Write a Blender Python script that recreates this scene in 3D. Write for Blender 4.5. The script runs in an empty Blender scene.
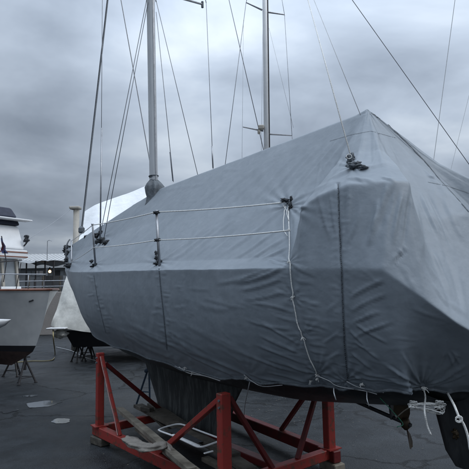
import bpy, math, random
import numpy as np
from mathutils import Vector, Matrix, Euler, noise
from mathutils.bvhtree import BVHTree
R = math.radians
K = 1.25                      # metres per design unit
EYE = 1.6                     # camera height in design units
random.seed(7)
rng = np.random.default_rng(7)
scene = bpy.context.scene
COL = scene.collection

# ------------------------------------------------------------------ camera
F = 507.0 / 469.0
PITCH, ROLL = 6.3, -1.15
CM = Matrix.Rotation(R(90 + PITCH), 4, 'X') @ Matrix.Rotation(R(ROLL), 4, 'Z')
CR = CM.to_3x3()
cam = bpy.data.cameras.new('camera'); cam.sensor_width = 36; cam.lens = 36 * F
cam.clip_start = 0.05; cam.clip_end = 5000
co = bpy.data.objects.new('camera', cam); COL.objects.link(co)
co.matrix_world = Matrix.Translation((0, 0, EYE * K)) @ CM
scene.camera = co

EYEV = Vector((0, 0, EYE))
def ray(x, y):
    d = Vector(((x - 234.5) / 507.0, -(y - 234.5) / 507.0, -1.0))
    return CR @ d
def at(x, y, Y):              # pixel -> point at depth Y (design units)
    d = ray(x, y); return EYEV + d * (Y / d.y)
def ongr(x, y, h=0.0):
    d = ray(x, y); return EYEV + d * ((h - EYE) / d.z)
CRi = np.array(CR.inverted())
def proj_np(P):
    q = (P - np.array([0, 0, EYE])) @ CRi.T
    return 234.5 + 507 * q[:, 0] / -q[:, 2], 234.5 - 507 * q[:, 1] / -q[:, 2]

# ------------------------------------------------------------------ boat frame
AFT = Vector((math.cos(R(-54.4)), math.sin(R(-54.4)), 0))
NEAR = Vector((AFT.y, -AFT.x, 0))
CEN = Vector((-0.23, 5.35, 0))
def W(s, b, h): return CEN + AFT * s + NEAR * b + Vector((0, 0, h))
def onb(x, y, b):
    d = ray(x, y); t = ((CEN + NEAR * b - EYEV).dot(NEAR)) / d.dot(NEAR)
    return EYEV + d * t
def ons(x, y, s):
    d = ray(x, y); t = ((CEN + AFT * s - EYEV).dot(AFT)) / d.dot(AFT)
    return EYEV + d * t

# ------------------------------------------------------------------ materials
def nodes(name):
    m = bpy.data.materials.new(name); m.use_nodes = True
    nt = m.node_tree
    return m, nt, nt.nodes['Principled BSDF']
def N(nt, t, **kw):
    n = nt.nodes.new(t)
    for k, v in kw.items():
        if k in n.inputs.keys(): n.inputs[k].default_value = v
        else: setattr(n, k, v)
    return n
def mat(name, col, rough=0.6, metal=0.0, var=0.15, scale=8.0, bump=0.0, bscale=60, col2=None, thr=None, stretch=None, rvar=0.1, spec=0.5):
    m, nt, p = nodes(name)
    L = nt.links.new
    tc = N(nt, 'ShaderNodeTexCoord')
    src = tc.outputs['Object']
    if stretch:
        mp = N(nt, 'ShaderNodeMapping'); mp.inputs['Scale'].default_value = stretch
        L(src, mp.inputs[0]); src = mp.outputs[0]
    n1 = N(nt, 'ShaderNodeTexNoise', Scale=scale, Detail=7.0, Roughness=0.62)
    L(src, n1.inputs['Vector'])
    cr = N(nt, 'ShaderNodeValToRGB')
    a = [max(0, c * (1 - var)) for c in col]; b = [min(1, c * (1 + var)) for c in col]
    if col2: b = col2
    cr.color_ramp.elements[0].color = (*a, 1); cr.color_ramp.elements[1].color = (*b, 1)
    lo, hi = thr if thr else (0.3, 0.7)
    cr.color_ramp.elements[0].position = lo; cr.color_ramp.elements[1].position = hi
    L(n1.outputs['Fac'], cr.inputs[0]); L(cr.outputs[0], p.inputs['Base Color'])
    mr = N(nt, 'ShaderNodeMapRange'); mr.inputs['To Min'].default_value = max(0.02, rough - rvar); mr.inputs['To Max'].default_value = min(1, rough + rvar)
    n2 = N(nt, 'ShaderNodeTexNoise', Scale=scale * 2.3, Detail=4.0); L(src, n2.inputs['Vector'])
    L(n2.outputs['Fac'], mr.inputs[0]); L(mr.outputs[0], p.inputs['Roughness'])
    p.inputs['Metallic'].default_value = metal
    p.inputs['Specular IOR Level'].default_value = spec
    if bump:
        n3 = N(nt, 'ShaderNodeTexNoise', Scale=bscale, Detail=5.0); L(src, n3.inputs['Vector'])
        bp = N(nt, 'ShaderNodeBump', Strength=bump, Distance=0.02); L(n3.outputs['Fac'], bp.inputs['Height']); L(bp.outputs[0], p.inputs['Normal'])
    return m

M = {}
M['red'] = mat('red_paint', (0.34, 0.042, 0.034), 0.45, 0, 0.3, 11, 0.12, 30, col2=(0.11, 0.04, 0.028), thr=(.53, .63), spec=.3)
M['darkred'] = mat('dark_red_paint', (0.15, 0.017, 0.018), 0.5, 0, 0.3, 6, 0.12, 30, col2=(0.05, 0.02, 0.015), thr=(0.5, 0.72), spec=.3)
M['steel'] = mat('galvanised_steel', (0.30, 0.31, 0.33), 0.42, 0.7, 0.2, 12)
M['alu'] = mat('mast_aluminium', (0.46, 0.475, 0.49), 0.45, 0.15, 0.12, 5, stretch=(6, 6, .5))
M['wire'] = mat('rigging_wire', (0.24, 0.25, 0.27), 0.5, 0.3, 0.2, 12)
M['wire_l'] = mat('light_rope', (0.42, 0.43, 0.44), 0.7, 0, 0.15, 30)
M['rope'] = mat('white_rope', (0.66, 0.66, 0.64), 0.8, 0, 0.2, 60, 0.5, 150)
M['ropeg'] = mat('dirty_rope', (0.24, 0.22, 0.18), 0.85, 0, 0.3, 50, 0.5, 150)
M['green'] = mat('green_cord', (0.04, 0.20, 0.12), 0.8, 0, 0.2, 50)
M['black'] = mat('black_rag', (0.032, 0.036, 0.042), 0.8, 0, 0.4, 20, 0.4, 60)
M['boot'] = mat('grey_boot_cloth', (0.10, 0.115, 0.13), 0.75, 0, 0.35, 14, 0.4, 60)
M['hull'] = mat('bottom_paint', (0.034, 0.040, 0.046), 0.5, 0, 0.5, 5, 0.3, 30, col2=(0.075, 0.08, 0.08), thr=(.5, .85), stretch=(1, 1, .35))
M['keel'] = mat('weathered_keel', (0.045, 0.052, 0.055), 0.7, 0, 0.5, 6, 0.5, 25, col2=(0.13, 0.14, 0.135), thr=(0.45, 0.8), stretch=(2.5, 2.5, .4))
M['wood'] = mat('weathered_wood', (0.11, 0.092, 0.07), 0.8, 0, 0.4, 4, 0.5, 12, col2=(0.26, 0.235, 0.19))
M['wood_d'] = mat('dark_wet_wood', (0.04, 0.034, 0.028), 0.7, 0, 0.4, 5, 0.6, 16, col2=(0.10, 0.088, 0.07))
M['cloth'] = mat('beige_cloth', (0.22, 0.20, 0.175), 0.9, 0, 0.25, 12, 0.5, 40)
M['white'] = mat('white_gelcoat', (0.62, 0.63, 0.64), 0.35, 0, 0.08, 3)
M['whitetube'] = mat('white_tube', (0.7, 0.71, 0.72), 0.4, 0, 0.12, 20)
M['shrink'] = mat('white_shrink_wrap', (0.86, 0.88, 0.90), 0.45, 0, 0.07, 3, 0.5, 7)
M['shrink2'] = mat('dirty_shrink_wrap', (0.52, 0.52, 0.49), 0.5, 0, 0.2, 4, 0.5, 7)
M['navy'] = mat('navy_canvas', (0.012, 0.016, 0.032), 0.8, 0, 0.3, 8, 0.2, 40)
M['cream'] = mat('cream_paint', (0.30, 0.28, 0.245), 0.5, 0, 0.1, 5)
M['teak'] = mat('teak_trim', (0.16, 0.06, 0.035), 0.5, 0, 0.3, 14)
M['greyhull'] = mat('grey_topsides', (0.52, 0.53, 0.53), 0.2, 0, 0.10, 2.5, col2=(0.62, 0.62, 0.61))
M['boottop'] = mat('black_boot_stripe', (0.015, 0.015, 0.018), 0.4)
M['antifoul'] = mat('brown_antifouling', (0.045, 0.026, 0.022), 0.75, 0, 0.4, 6, 0.3, 30)
M['glass'] = mat('dark_window_glass', (0.20, 0.22, 0.235), 0.12, 0, 0.2, 2)
M['concrete'] = mat('tan_concrete', (0.23, 0.21, 0.195), 0.85, 0, 0.12, 1.2, 0.3, 20)
M['facade'] = mat('pale_facade', (0.21, 0.22, 0.23), 0.7, 0, 0.2, 1.0)
M['roofw'] = mat('white_metal_roof', (0.40, 0.41, 0.415), 0.5, 0, 0.1, 2)
M['stand'] = mat('dark_stand_steel', (0.035, 0.033, 0.035), 0.6, 0.2, 0.4, 14)
M['blue'] = mat('blue_stand_paint', (0.03, 0.055, 0.09), 0.6, 0, 0.3, 14)
M['bronze'] = mat('tarnished_bronze', (0.05, 0.034, 0.018), 0.5, 0.5, 0.4, 14)
M['hose'] = mat('yellow_hose', (0.30, 0.25, 0.12), 0.6, 0, 0.2, 14)
M['tree'] = mat('far_hill', (0.075, 0.085, 0.09), 0.9, 0, 0.3, .2)
M['flagr'] = mat('flag_cloth', (0.22, 0.05, 0.07), 0.85, 0, 0.3, 5, col2=(0.07, 0.09, 0.2), thr=(.45, .55))

# cover fabric
def fabric():
    m, nt, p = nodes('grey_cover_fabric'); L = nt.links.new
    tc = N(nt, 'ShaderNodeTexCoord')
    n1 = N(nt, 'ShaderNodeTexNoise', Scale=0.9, Detail=6.0, Roughness=0.6); L(tc.outputs['Object'], n1.inputs[0])
    mp = N(nt, 'ShaderNodeMapping'); mp.inputs['Scale'].default_value = (5, 5, 0.6); L(tc.outputs['Object'], mp.inputs[0])
    n4 = N(nt, 'ShaderNodeTexNoise', Scale=1.6, Detail=8.0, Roughness=0.7); L(mp.outputs[0], n4.inputs[0])
    ad = N(nt, 'ShaderNodeMath', operation='ADD'); L(n1.outputs[0], ad.inputs[0]); L(n4.outputs[0], ad.inputs[1])
    cr = N(nt, 'ShaderNodeValToRGB'); L(ad.outputs[0], cr.inputs[0])
    # ramp works on 0..1 ; scale the sum
    ad2 = N(nt, 'ShaderNodeMath', operation='MULTIPLY'); ad2.inputs[1].default_value = 0.5; L(ad.outputs[0], ad2.inputs[0]); L(ad2.outputs[0], cr.inputs[0])
    e = cr.color_ramp.elements
    e[0].position = 0.36; e[0].color = (0.158, 0.186, 0.214, 1)
    e[1].position = 0.62; e[1].color = (0.204, 0.232, 0.262, 1)
    L(cr.outputs[0], p.inputs['Base Color'])
    n3 = N(nt, 'ShaderNodeTexNoise', Scale=14, Detail=5.0); L(tc.outputs['Object'], n3.inputs[0])
    n5 = N(nt, 'ShaderNodeTexNoise', Scale=420, Detail=1.0); L(tc.outputs['Object'], n5.inputs[0])
    mx = N(nt, 'ShaderNodeMath', operation='MULTIPLY_ADD'); mx.inputs[1].default_value = 0.06; L(n5.outputs[0], mx.inputs[0]); L(n3.outputs[0], mx.inputs[2])
    wv = N(nt, 'ShaderNodeTexNoise', Scale=2.2, Detail=3.0); L(tc.outputs['Object'], wv.inputs[0])
    wa = N(nt, 'ShaderNodeVectorMath', operation='MULTIPLY_ADD'); L(wv.outputs['Color'], wa.inputs[0]); wa.inputs[1].default_value = (.55, .55, .55); L(tc.outputs['Object'], wa.inputs[2])
    vr = N(nt, 'ShaderNodeTexVoronoi', feature='DISTANCE_TO_EDGE', Scale=2.6); L(wa.outputs[0], vr.inputs['Vector'])
    vr2 = N(nt, 'ShaderNodeTexVoronoi', feature='DISTANCE_TO_EDGE', Scale=7.5); L(wa.outputs[0], vr2.inputs['Vector'])
    q1 = N(nt, 'ShaderNodeMapRange'); q1.inputs['From Max'].default_value = .10; q1.inputs['To Max'].default_value = .14; L(vr.outputs[0], q1.inputs[0])
    q2 = N(nt, 'ShaderNodeMapRange'); q2.inputs['From Max'].default_value = .09; q2.inputs['To Max'].default_value = .04; L(vr2.outputs[0], q2.inputs[0])
    qa = N(nt, 'ShaderNodeMath', operation='ADD'); L(q1.outputs[0], qa.inputs[0]); L(q2.outputs[0], qa.inputs[1])
    qb = N(nt, 'ShaderNodeMath', operation='ADD'); L(qa.outputs[0], qb.inputs[0]); L(mx.outputs[0], qb.inputs[1])
    bp = N(nt, 'ShaderNodeBump', Strength=0.30, Distance=0.012); L(qb.outputs[0], bp.inputs['Height']); L(bp.outputs[0], p.inputs['Normal'])
    mr = N(nt, 'ShaderNodeMapRange'); mr.inputs['To Min'].default_value = .48; mr.inputs['To Max'].default_value = .66; L(n1.outputs[0], mr.inputs[0]); L(mr.outputs[0], p.inputs['Roughness'])
    p.inputs['Specular IOR Level'].default_value = 0.38
    p.inputs['Sheen Weight'].default_value = 0.04
    return m
M['fabric'] = fabric()
M['seam'] = mat('seam_tape', (0.045, 0.052, 0.062), 0.7, 0, 0.2, 20)
M['pseam'] = mat('panel_seam_thread', (0.165, 0.188, 0.212), 0.6, 0, 0.1, 20)
M['hem'] = mat('hem_tape', (0.12, 0.14, 0.162), 0.65, 0, 0.2, 20)

def asphalt():
    m, nt, p = nodes('wet_asphalt'); L = nt.links.new
    tc = N(nt, 'ShaderNodeTexCoord')
    big = N(nt, 'ShaderNodeTexNoise', Scale=0.35, Detail=6.0, Roughness=0.6); L(tc.outputs['Object'], big.inputs[0])
    fine = N(nt, 'ShaderNodeTexNoise', Scale=70, Detail=5.0); L(tc.outputs['Object'], fine.inputs[0])
    mid = N(nt, 'ShaderNodeTexNoise', Scale=2.6, Detail=8.0, Roughness=0.7); L(tc.outputs['Object'], mid.inputs[0])
    dis = N(nt, 'ShaderNodeVectorMath', operation='MULTIPLY_ADD'); L(mid.outputs['Color'], dis.inputs[0]); dis.inputs[1].default_value = (.5, .5, .5); L(tc.outputs['Object'], dis.inputs[2])
    vo = N(nt, 'ShaderNodeTexVoronoi', feature='DISTANCE_TO_EDGE', Scale=0.42); L(dis.outputs[0], vo.inputs['Vector'])
    ck = N(nt, 'ShaderNodeMapRange'); ck.inputs['From Min'].default_value = 0.0; ck.inputs['From Max'].default_value = 0.012; ck.inputs['To Min'].default_value = 0.35; L(vo.outputs[0], ck.inputs[0])
    cr = N(nt, 'ShaderNodeValToRGB'); e = cr.color_ramp.elements
    e[0].position = .36; e[0].color = (.006, .0078, .0095, 1); e[1].position = .66; e[1].color = (.024, .028, .032, 1)
    L(mid.outputs[0], cr.inputs[0])
    mul = N(nt, 'ShaderNodeMix', data_type='RGBA', blend_type='MULTIPLY'); mul.inputs[0].default_value = 1
    L(cr.outputs[0], mul.inputs[6]); L(ck.outputs[0], mul.inputs[7])
    # speckle
    sp = N(nt, 'ShaderNodeMapRange'); sp.inputs['From Min'].default_value = .35; sp.inputs['From Max'].default_value = .75; sp.inputs['To Min'].default_value = .55; sp.inputs['To Max'].default_value = 2.1; L(fine.outputs[0], sp.inputs[0])
    mul2 = N(nt, 'ShaderNodeMix', data_type='RGBA', blend_type='MULTIPLY'); mul2.inputs[0].default_value = 1
    L(mul.outputs[2], mul2.inputs[6]); L(sp.outputs[0], mul2.inputs[7]); L(mul2.outputs[2], p.inputs['Base Color'])
    rr = N(nt, 'ShaderNodeValToRGB'); e = rr.color_ramp.elements
    e[0].position = .43; e[0].color = (.33, .33, .33, 1); e[1].position = .56; e[1].color = (.68, .68, .68, 1)
    bm = N(nt, 'ShaderNodeMath', operation='MULTIPLY_ADD'); bm.inputs[1].default_value = .35; L(mid.outputs[0], bm.inputs[0]); 
    bs = N(nt, 'ShaderNodeMath', operation='MULTIPLY'); bs.inputs[1].default_value = .65; L(big.outputs[0], bs.inputs[0]); L(bs.outputs[0], bm.inputs[2])
    L(bm.outputs[0], rr.inputs[0]); L(rr.outputs[0], p.inputs['Roughness'])
    hh = N(nt, 'ShaderNodeMath', operation='MULTIPLY_ADD'); hh.inputs[1].default_value = .35; L(fine.outputs[0], hh.inputs[0]); L(mul_h(nt, ck, mid), hh.inputs[2])
    bp = N(nt, 'ShaderNodeBump', Strength=1.0, Distance=.03); L(hh.outputs[0], bp.inputs['Height']); L(bp.outputs[0], p.inputs['Normal'])
    p.inputs['Specular IOR Level'].default_value = .27
    return m
def mul_h(nt, a, b):
    q = N(nt, 'ShaderNodeMath', operation='MULTIPLY'); nt.links.new(a.outputs[0], q.inputs[0]); nt.links.new(b.outputs[0], q.inputs[1]); return q.outputs[0]
M['asphalt'] = asphalt()
def puddle_m():
    m, nt, p = nodes('puddle_water')
    p.inputs['Base Color'].default_value = (.07, .075, .08, 1); p.inputs['IOR'].default_value = 1.8
    n = N(nt, 'ShaderNodeTexNoise', Scale=7, Detail=3.0); tc = N(nt, 'ShaderNodeTexCoord'); nt.links.new(tc.outputs['Object'], n.inputs[0])
    bp = N(nt, 'ShaderNodeBump', Strength=.02, Distance=.02); nt.links.new(n.outputs[0], bp.inputs['Height']); nt.links.new(bp.outputs[0], p.inputs['Normal'])
    p.inputs['Roughness'].default_value = .06; p.inputs['Specular IOR Level'].default_value = 1.0
    return m
M['puddle'] = puddle_m()
def emis(name, c, s):
    m, nt, p = nodes(name); p.inputs['Emission Color'].default_value = (*c, 1); p.inputs['Emission Strength'].default_value = s
    p.inputs['Base Color'].default_value = (*c, 1); return m
M['lamp'] = emis('warm_lamp', (1, .55, .25), 5)

# ------------------------------------------------------------------ mesh builder
class MB:
    def __init__(s): s.v = []; s.f = []; s.uvm = None
    def add(s, vs, fs):
        o = len(s.v); s.v += [Vector(v) for v in vs]; s.f += [tuple(i + o for i in f) for f in fs]; return s
    def box(s, c, size, rz=0, M4=None, bev=0.0):
        x, y, z = [a / 2 for a in size]
        b = min(bev, x * .6, y * .6, z * .6)
        rot = M4 if M4 is not None else Matrix.Rotation(rz, 3, 'Z')
        c = Vector(c)
        if b <= 0:
            vs = [(-x, -y, -z), (x, -y, -z), (x, y, -z), (-x, y, -z), (-x, -y, z), (x, -y, z), (x, y, z), (-x, y, z)]
            fs = [(0, 3, 2, 1), (4, 5, 6, 7), (0, 1, 5, 4), (1, 2, 6, 5), (2, 3, 7, 6), (3, 0, 4, 7)]
        else:                                           # chamfered along all edges
            vs = []; idx = {}
            for i, sx in enumerate((-1, 1)):
                for j, sy in enumerate((-1, 1)):
                    for k, sz in enumerate((-1, 1)):
                        for ax in range(3):
                            p = [sx * (x - b), sy * (y - b), sz * (z - b)]
                            p[ax] = (sx * x, sy * y, sz * z)[ax]
                            idx[(i, j, k, ax)] = len(vs); vs.append(p)
            fs = []
            for i in (0, 1): fs.append([idx[(i, a, c_, 0)] for a, c_ in ((0, 0), (1, 0), (1, 1), (0, 1))])
            for j in (0, 1): fs.append([idx[(a, j, c_, 1)] for a, c_ in ((0, 0), (1, 0), (1, 1), (0, 1))])
            for k in (0, 1): fs.append([idx[(a, c_, k, 2)] for a, c_ in ((0, 0), (1, 0), (1, 1), (0, 1))])
            for j in (0, 1):
                for k in (0, 1): fs.append([idx[(0, j, k, 1)], idx[(1, j, k, 1)], idx[(1, j, k, 2)], idx[(0, j, k, 2)]])
            for i in (0, 1):
                for k in (0, 1): fs.append([idx[(i, 0, k, 0)], idx[(i, 1, k, 0)], idx[(i, 1, k, 2)], idx[(i, 0, k, 2)]])
            for i in (0, 1):
                for j in (0, 1): fs.append([idx[(i, j, 0, 0)], idx[(i, j, 1, 0)], idx[(i, j, 1, 1)], idx[(i, j, 0, 1)]])
            for i in (0, 1):
                for j in (0, 1):
                    for k in (0, 1): fs.append([idx[(i, j, k, a)] for a in range(3)])
        return s.add([c + rot @ Vector(v) for v in vs], fs)
    def bar(s, a, b, w, h=None, up=Vector((0, 0, 1)), bev=0.006):   # rectangular bar a->b
        a, b = Vector(a), Vector(b); h = h or w
        d = (b - a); L = d.length; x = d.normalized()
        if abs(x.dot(up)) > .99: up = AFT
        y = up.cross(x).normalized(); z = x.cross(y)
        rot = Matrix((x, y, z)).transposed()
        return s.box((a + b) / 2, (L, w, h), M4=rot, bev=bev)
    def tube(s, pts, r, n=8, cap=True, tw=None):
        pts = [Vector(p) for p in pts]; m = len(pts)
        rs = r if isinstance(r, (list, tuple)) else [r] * m
        rings = []; prev = None
        for i, p in enumerate(pts):
            t = (pts[min(i + 1, m - 1)] - pts[max(i - 1, 0)])
            t = t.normalized() if t.length > 1e-9 else Vector((0, 0, 1))
            if prev is None: u = t.orthogonal().normalized()
            else:
                u = prev - t * prev.dot(t)
                u = u.normalized() if u.length > 1e-6 else t.orthogonal().normalized()
            prev = u; w = t.cross(u)
            rings.append([p + (u * math.cos(2 * math.pi * k / n) + w * math.sin(2 * math.pi * k / n)) * rs[i] for k in range(n)])
        vs = [v for q in rings for v in q]; fs = []
        for i in range(m - 1):
            for k in range(n):
                fs.append((i * n + k, i * n + (k + 1) % n, (i + 1) * n + (k + 1) % n, (i + 1) * n + k))
        if cap: fs += [tuple(range(n - 1, -1, -1)), tuple((m - 1) * n + k for k in range(n))]
        return s.add(vs, fs)
    def lathe(s, c, prof, n=16, axis=None):             # prof: (r, z)
        c = Vector(c); vs = []; fs = []
        for r, z in prof:
            for k in range(n): vs.append(c + Vector((r * math.cos(2 * math.pi * k / n), r * math.sin(2 * math.pi * k / n), z)))
        m = len(prof)
        for i in range(m - 1):
            for k in range(n): fs.append((i * n + k, i * n + (k + 1) % n, (i + 1) * n + (k + 1) % n, (i + 1) * n + k))
        fs += [tuple(range(n - 1, -1, -1)), tuple((m - 1) * n + k for k in range(n))]
        return s.add(vs, fs)
    def grid(s, G, closed=False):
        nr, nc = len(G), len(G[0]); vs = [p for r in G for p in r]; fs = []
        for i in range(nr - 1):
            for j in range(nc - 1 + (1 if closed else 0)):
                j2 = (j + 1) % nc
                fs.append((i * nc + j, i * nc + j2, (i + 1) * nc + j2, (i + 1) * nc + j))
        return s.add(vs, fs)
    def blob(s, c, r, seed=0, sq=(1, 1, 1), amp=.6, n=18, fr=2.3):
        c = Vector(c); G = []
        for i in range(n + 1):
            th = math.pi * i / n; row = []
            for j in range(2 * n):
                ph = math.pi * j / n
                d = Vector((math.sin(th) * math.cos(ph), math.sin(th) * math.sin(ph), math.cos(th)))
                k = 1 + amp * (noise.noise(d * fr + Vector((seed * 7.3, 0, 0))) * 1.2 + .5 * noise.noise(d * fr * 3 + Vector((0, seed * 3.1, 0))))
                row.append(c + Vector((d.x * sq[0], d.y * sq[1], d.z * sq[2])) * r * k)
            G.append(row)
        return s.grid(G, closed=True)
    def build(s, name, m, parent=None, smooth=False, angle=None):
        root = parent
        while root is not None and root.parent is not None: root = root.parent
        inv = Matrix.Identity(4)
        if root is not None: inv = (Matrix.Translation(root.location) @ root.rotation_euler.to_matrix().to_4x4()).inverted()
        me = bpy.data.meshes.new(name)
        me.from_pydata([inv @ (v * K) for v in s.v], [], s.f); me.update()
        me.materials.append(m)
        if smooth: me.polygons.foreach_set('use_smooth', [True] * len(me.polygons))
        if angle: me.set_sharp_from_angle(angle=R(angle))
        o = bpy.data.objects.new(name, me); COL.objects.link(o)
        o.parent = parent
        return o
def tag(o, label=None, cat=None, group=None, kind=None):
    if label: o['label'] = label
    if cat: o['category'] = cat
    if group: o['group'] = group
    if kind: o['kind'] = kind
    return o
def thing(name, label, cat, loc, rz=0, group=None):
    o = bpy.data.objects.new(name, None); COL.objects.link(o); o.empty_display_size = .2
    o.location = Vector(loc) * K; o.rotation_euler = (0, 0, rz)
    return tag(o, label, cat, group)
def dup(root, loc, rz, label, group=None):
    r = root.copy(); COL.objects.link(r); r.location = Vector(loc) * K; r.rotation_euler = (0, 0, rz); r['label'] = label
    for ch in list(root.children):
        c = ch.copy(); COL.objects.link(c); c.parent = r
        for g in list(ch.children):
            d = g.copy(); COL.objects.link(d); d.parent = c
    return r
def smooth_path(pts, n=8):                               # catmull-rom
    pts = [Vector(p) for p in pts]; out = []
    P = [pts[0] * 2 - pts[1]] + pts + [pts[-1] * 2 - pts[-2]]
    for i in range(1, len(P) - 2):
        for k in range(n):
            t = k / n
            out.append(0.5 * ((2 * P[i]) + (P[i + 1] - P[i - 1]) * t + (2 * P[i - 1] - 5 * P[i] + 4 * P[i + 1] - P[i + 2]) * t * t + (3 * P[i] - P[i - 1] - 3 * P[i + 1] + P[i + 2]) * t ** 3))
    out.append(pts[-1]); return out
def sag(a, b, d, n=14):
    a, b = Vector(a), Vector(b)
    return [a.lerp(b, i / n) - Vector((0, 0, d * 4 * (i / n) * (1 - i / n))) for i in range(n + 1)]

# ================================================================== GROUND
g = MB(); g.add([(-400, -400, 0), (400, -400, 0), (400, 400, 0), (-400, 400, 0)], [(0, 1, 2, 3)])
tag(g.build('ground', M['asphalt']), kind='structure')
def puddle(px, z, name='puddle', seed=1):
    c = sum((ongr(x, y, 0) for x, y in px), Vector((0, 0, 0))) / len(px)
    pts = smooth_path([ongr(x, y, 0) for x, y in px + [px[0]]], 8)[:-1]
    o = []
    for i, p in enumerate(pts):
        k = 1 + .16 * noise.noise(Vector((p.x * 5, p.y * 5, seed))) + .1 * noise.noise(Vector((p.x * 17, p.y * 17, seed)))
        q = c + (p - c) * k; q.z = z; o.append(q)
    m = MB(); m.add([Vector((c.x, c.y, z))] + o, [(0, i + 1, (i + 1) % len(o) + 1) for i in range(len(o))])
    tag(m.build(name, M['puddle']), kind='structure')
def epud(cx, cy, rx, ry, seed, tilt=0.0):
    c = ongr(cx, cy, 0); ex = ongr(cx + rx, cy - tilt * rx, 0) - c; ey = ongr(cx, cy + ry, 0) - c; n = 96
    vs = [Vector((c.x, c.y, .004))]
    for i in range(n):
        a = 2 * math.pi * i / n; k = 1 + .5 * noise.noise(Vector((math.cos(a) * 1.3, math.sin(a) * 1.3, seed * 5.1))) + .07 * noise.noise(Vector((math.cos(a) * 6, math.sin(a) * 6, seed)))
        q = c + (ex * math.cos(a) + ey * math.sin(a)) * k; vs.append(Vector((q.x, q.y, .004)))
    m = MB(); m.add(vs, [(0, i + 1, (i + 1) % n + 1) for i in range(n)]); tag(m.build('puddle', M['puddle']), kind='structure')
epud(43, 404, 19, 2.8, 1, .08); epud(61, 421, 10, 2.4, 2, .05); epud(8, 411, 9, 2.0, 3, .1); epud(30, 396, 6, .9, 5, .05)

lf = MB(); lr = random.Random(11)
for i in range(900):
    if i < 500: q = ongr(lr.gauss(285, 38), lr.gauss(402, 14) + 6, .006)
    elif i < 700: q = ongr(lr.uniform(100, 330), lr.uniform(405, 469), .006)
    else: q = ongr(lr.uniform(0, 460), lr.uniform(345, 469), .006)
    if q.y > 14: continue
    a = lr.uniform(0, 6.28); r_ = lr.uniform(.003, .011); e1 = Vector((math.cos(a), math.sin(a), lr.uniform(-.2, .3))) * r_; e2 = Vector((-math.sin(a), math.cos(a), lr.uniform(-.2, .3))) * r_ * .55
    q.z = .008; lf.add([q - e1, q + e2, q + e1, q - e2], [(0, 1, 2, 3)])
tag(lf.build('leaf_litter', mat('dead_leaves', (.05, .045, .035), .7, 0, .4, 40, col2=(.16, .14, .11))), 'scattered dead leaves and grit on the wet asphalt', 'leaves', kind='stuff')
# ================================================================== COVER
SK = [-5.0, -4.5, -3.8, -3.0, -2.0, -1.2, 0, 1, 1.8, 2.20]
def ip(s, xs, ys): return float(np.interp(s, xs, ys))
BCX = [-5.0, -4.5, -3.8, -3, -2, -1.2, 0, 1, 1.8, 2.2, 2.6, 2.85]; BCY = [.02, .14, .33, .53, .74, .87, .97, 1.0, .97, .94, .90, .85]
HCX = [-5.0, -3, -1.2, .6, 2.27, 2.85]; HCY = [2.03, 1.92, 1.84, 1.79, 1.72, 1.69]
def hr(s): return ip(s, [-5.0, -1.33, 2.09], [2.44, 2.90, 2.90])
def lowrows(s, bc, hc):
    k = max(0, min(1, (-s - 1.5) / 3.5)); k = k * k
    kb = 1 - .35 * k
    t = max(0, min(1, (s - 1.2) / 1.6))
    he = hc - .86 + .22 * t + .02 * k
    return [(s + .35 * k, bc * (.985 - .05 * t) * (1 - .15 * k) + .004, hc - .30), (s + .85 * k, bc * (.90 - .07 * t) * kb + .003, hc - .60 + .1 * t), (s + 1.45 * k, bc * (.70 + .01 * t) * kb * (1 - .3 * k) + .002, he)]
cols = []
for s in SK:
    bc, hc, hh = ip(s, BCX, BCY), ip(s, HCX, HCY), hr(s)
    bowk = max(0, (-s - 3.6) / 1.4)
    kn = (s, bc * (.90 - .0 * bowk), hc + (.075 + .26 * bowk) * 1.0)
    ridge = (min(s, 2.0), 0, hh)
    q = ((s + ridge[0]) / 2, kn[1] * .5, (kn[2] + hh) / 2 - .03)
    cols.append([ridge, q, kn, (s, bc, hc)] + lowrows(s, bc, hc))
PEAK = (2.11, 0, 2.915)
def boxcol(s, kn):
    bc, hc = ip(s, BCX, BCY), ip(s, HCX, HCY)
    q = ((kn[0] + PEAK[0]) / 2, kn[1] * .5, (kn[2] + PEAK[2]) / 2 - .07)
    return [PEAK, q, kn, (s, bc, hc)] + lowrows(s, bc, hc)
cols.append(boxcol(2.29, (2.29, .86, 2.085)))
cols.append(boxcol(2.45, (2.44, .84, 2.135)))
cols.append(boxcol(2.62, (2.60, .80, 2.165)))
cols.append(boxcol(2.85, (2.80, .665, 2.165)))
cols.append([PEAK, (2.47, .29, 2.46), (2.835, .575, 2.165), (3.00, .725, 1.535), (2.91, .69, 1.36), (2.79, .61, 1.18), (2.66, .51, 1.05)])
cols.append([PEAK, (2.43, .20, 2.46), (2.73, .40, 2.00), (3.08, .60, 1.42), (2.95, .53, 1.28), (2.83, .46, 1.14), (2.76, .40, 1.03)])
cols.append([PEAK, (2.44, .11, 2.45), (2.79, .21, 1.99), (3.17, .32, 1.27), (3.08, .30, 1.18), (2.97, .26, 1.09), (2.84, .21, 1.01)])
cols.append([PEAK, (2.46, 0, 2.47), (2.85, 0, 2.04), (3.24, 0, 1.18), (3.14, 0, 1.12), (3.02, 0, 1.05), (2.88, 0, 1.0)])
C = np.array([[np.array(p, float) for p in c] for c in cols])
def cm(p0, p1, p2, p3, t): return .5 * (2 * p1 + (p2 - p0) * t + (2 * p0 - 5 * p1 + 4 * p2 - p3) * t * t + (3 * p1 - p0 - 3 * p2 + p3) * t ** 3)
low_ = [C[:, 3], C[:, 4], C[:, 5], C[:, 6]]; ext_ = [2 * low_[0] - low_[1]] + low_ + [2 * low_[3] - low_[2]]
new_ = [C[:, 0], C[:, 1], C[:, 2]]
for i_ in range(1, 4):
    for t_ in (0, .25, .5, .75): new_.append(cm(ext_[i_ - 1], ext_[i_], ext_[i_ + 1], ext_[i_ + 2], t_))
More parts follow.
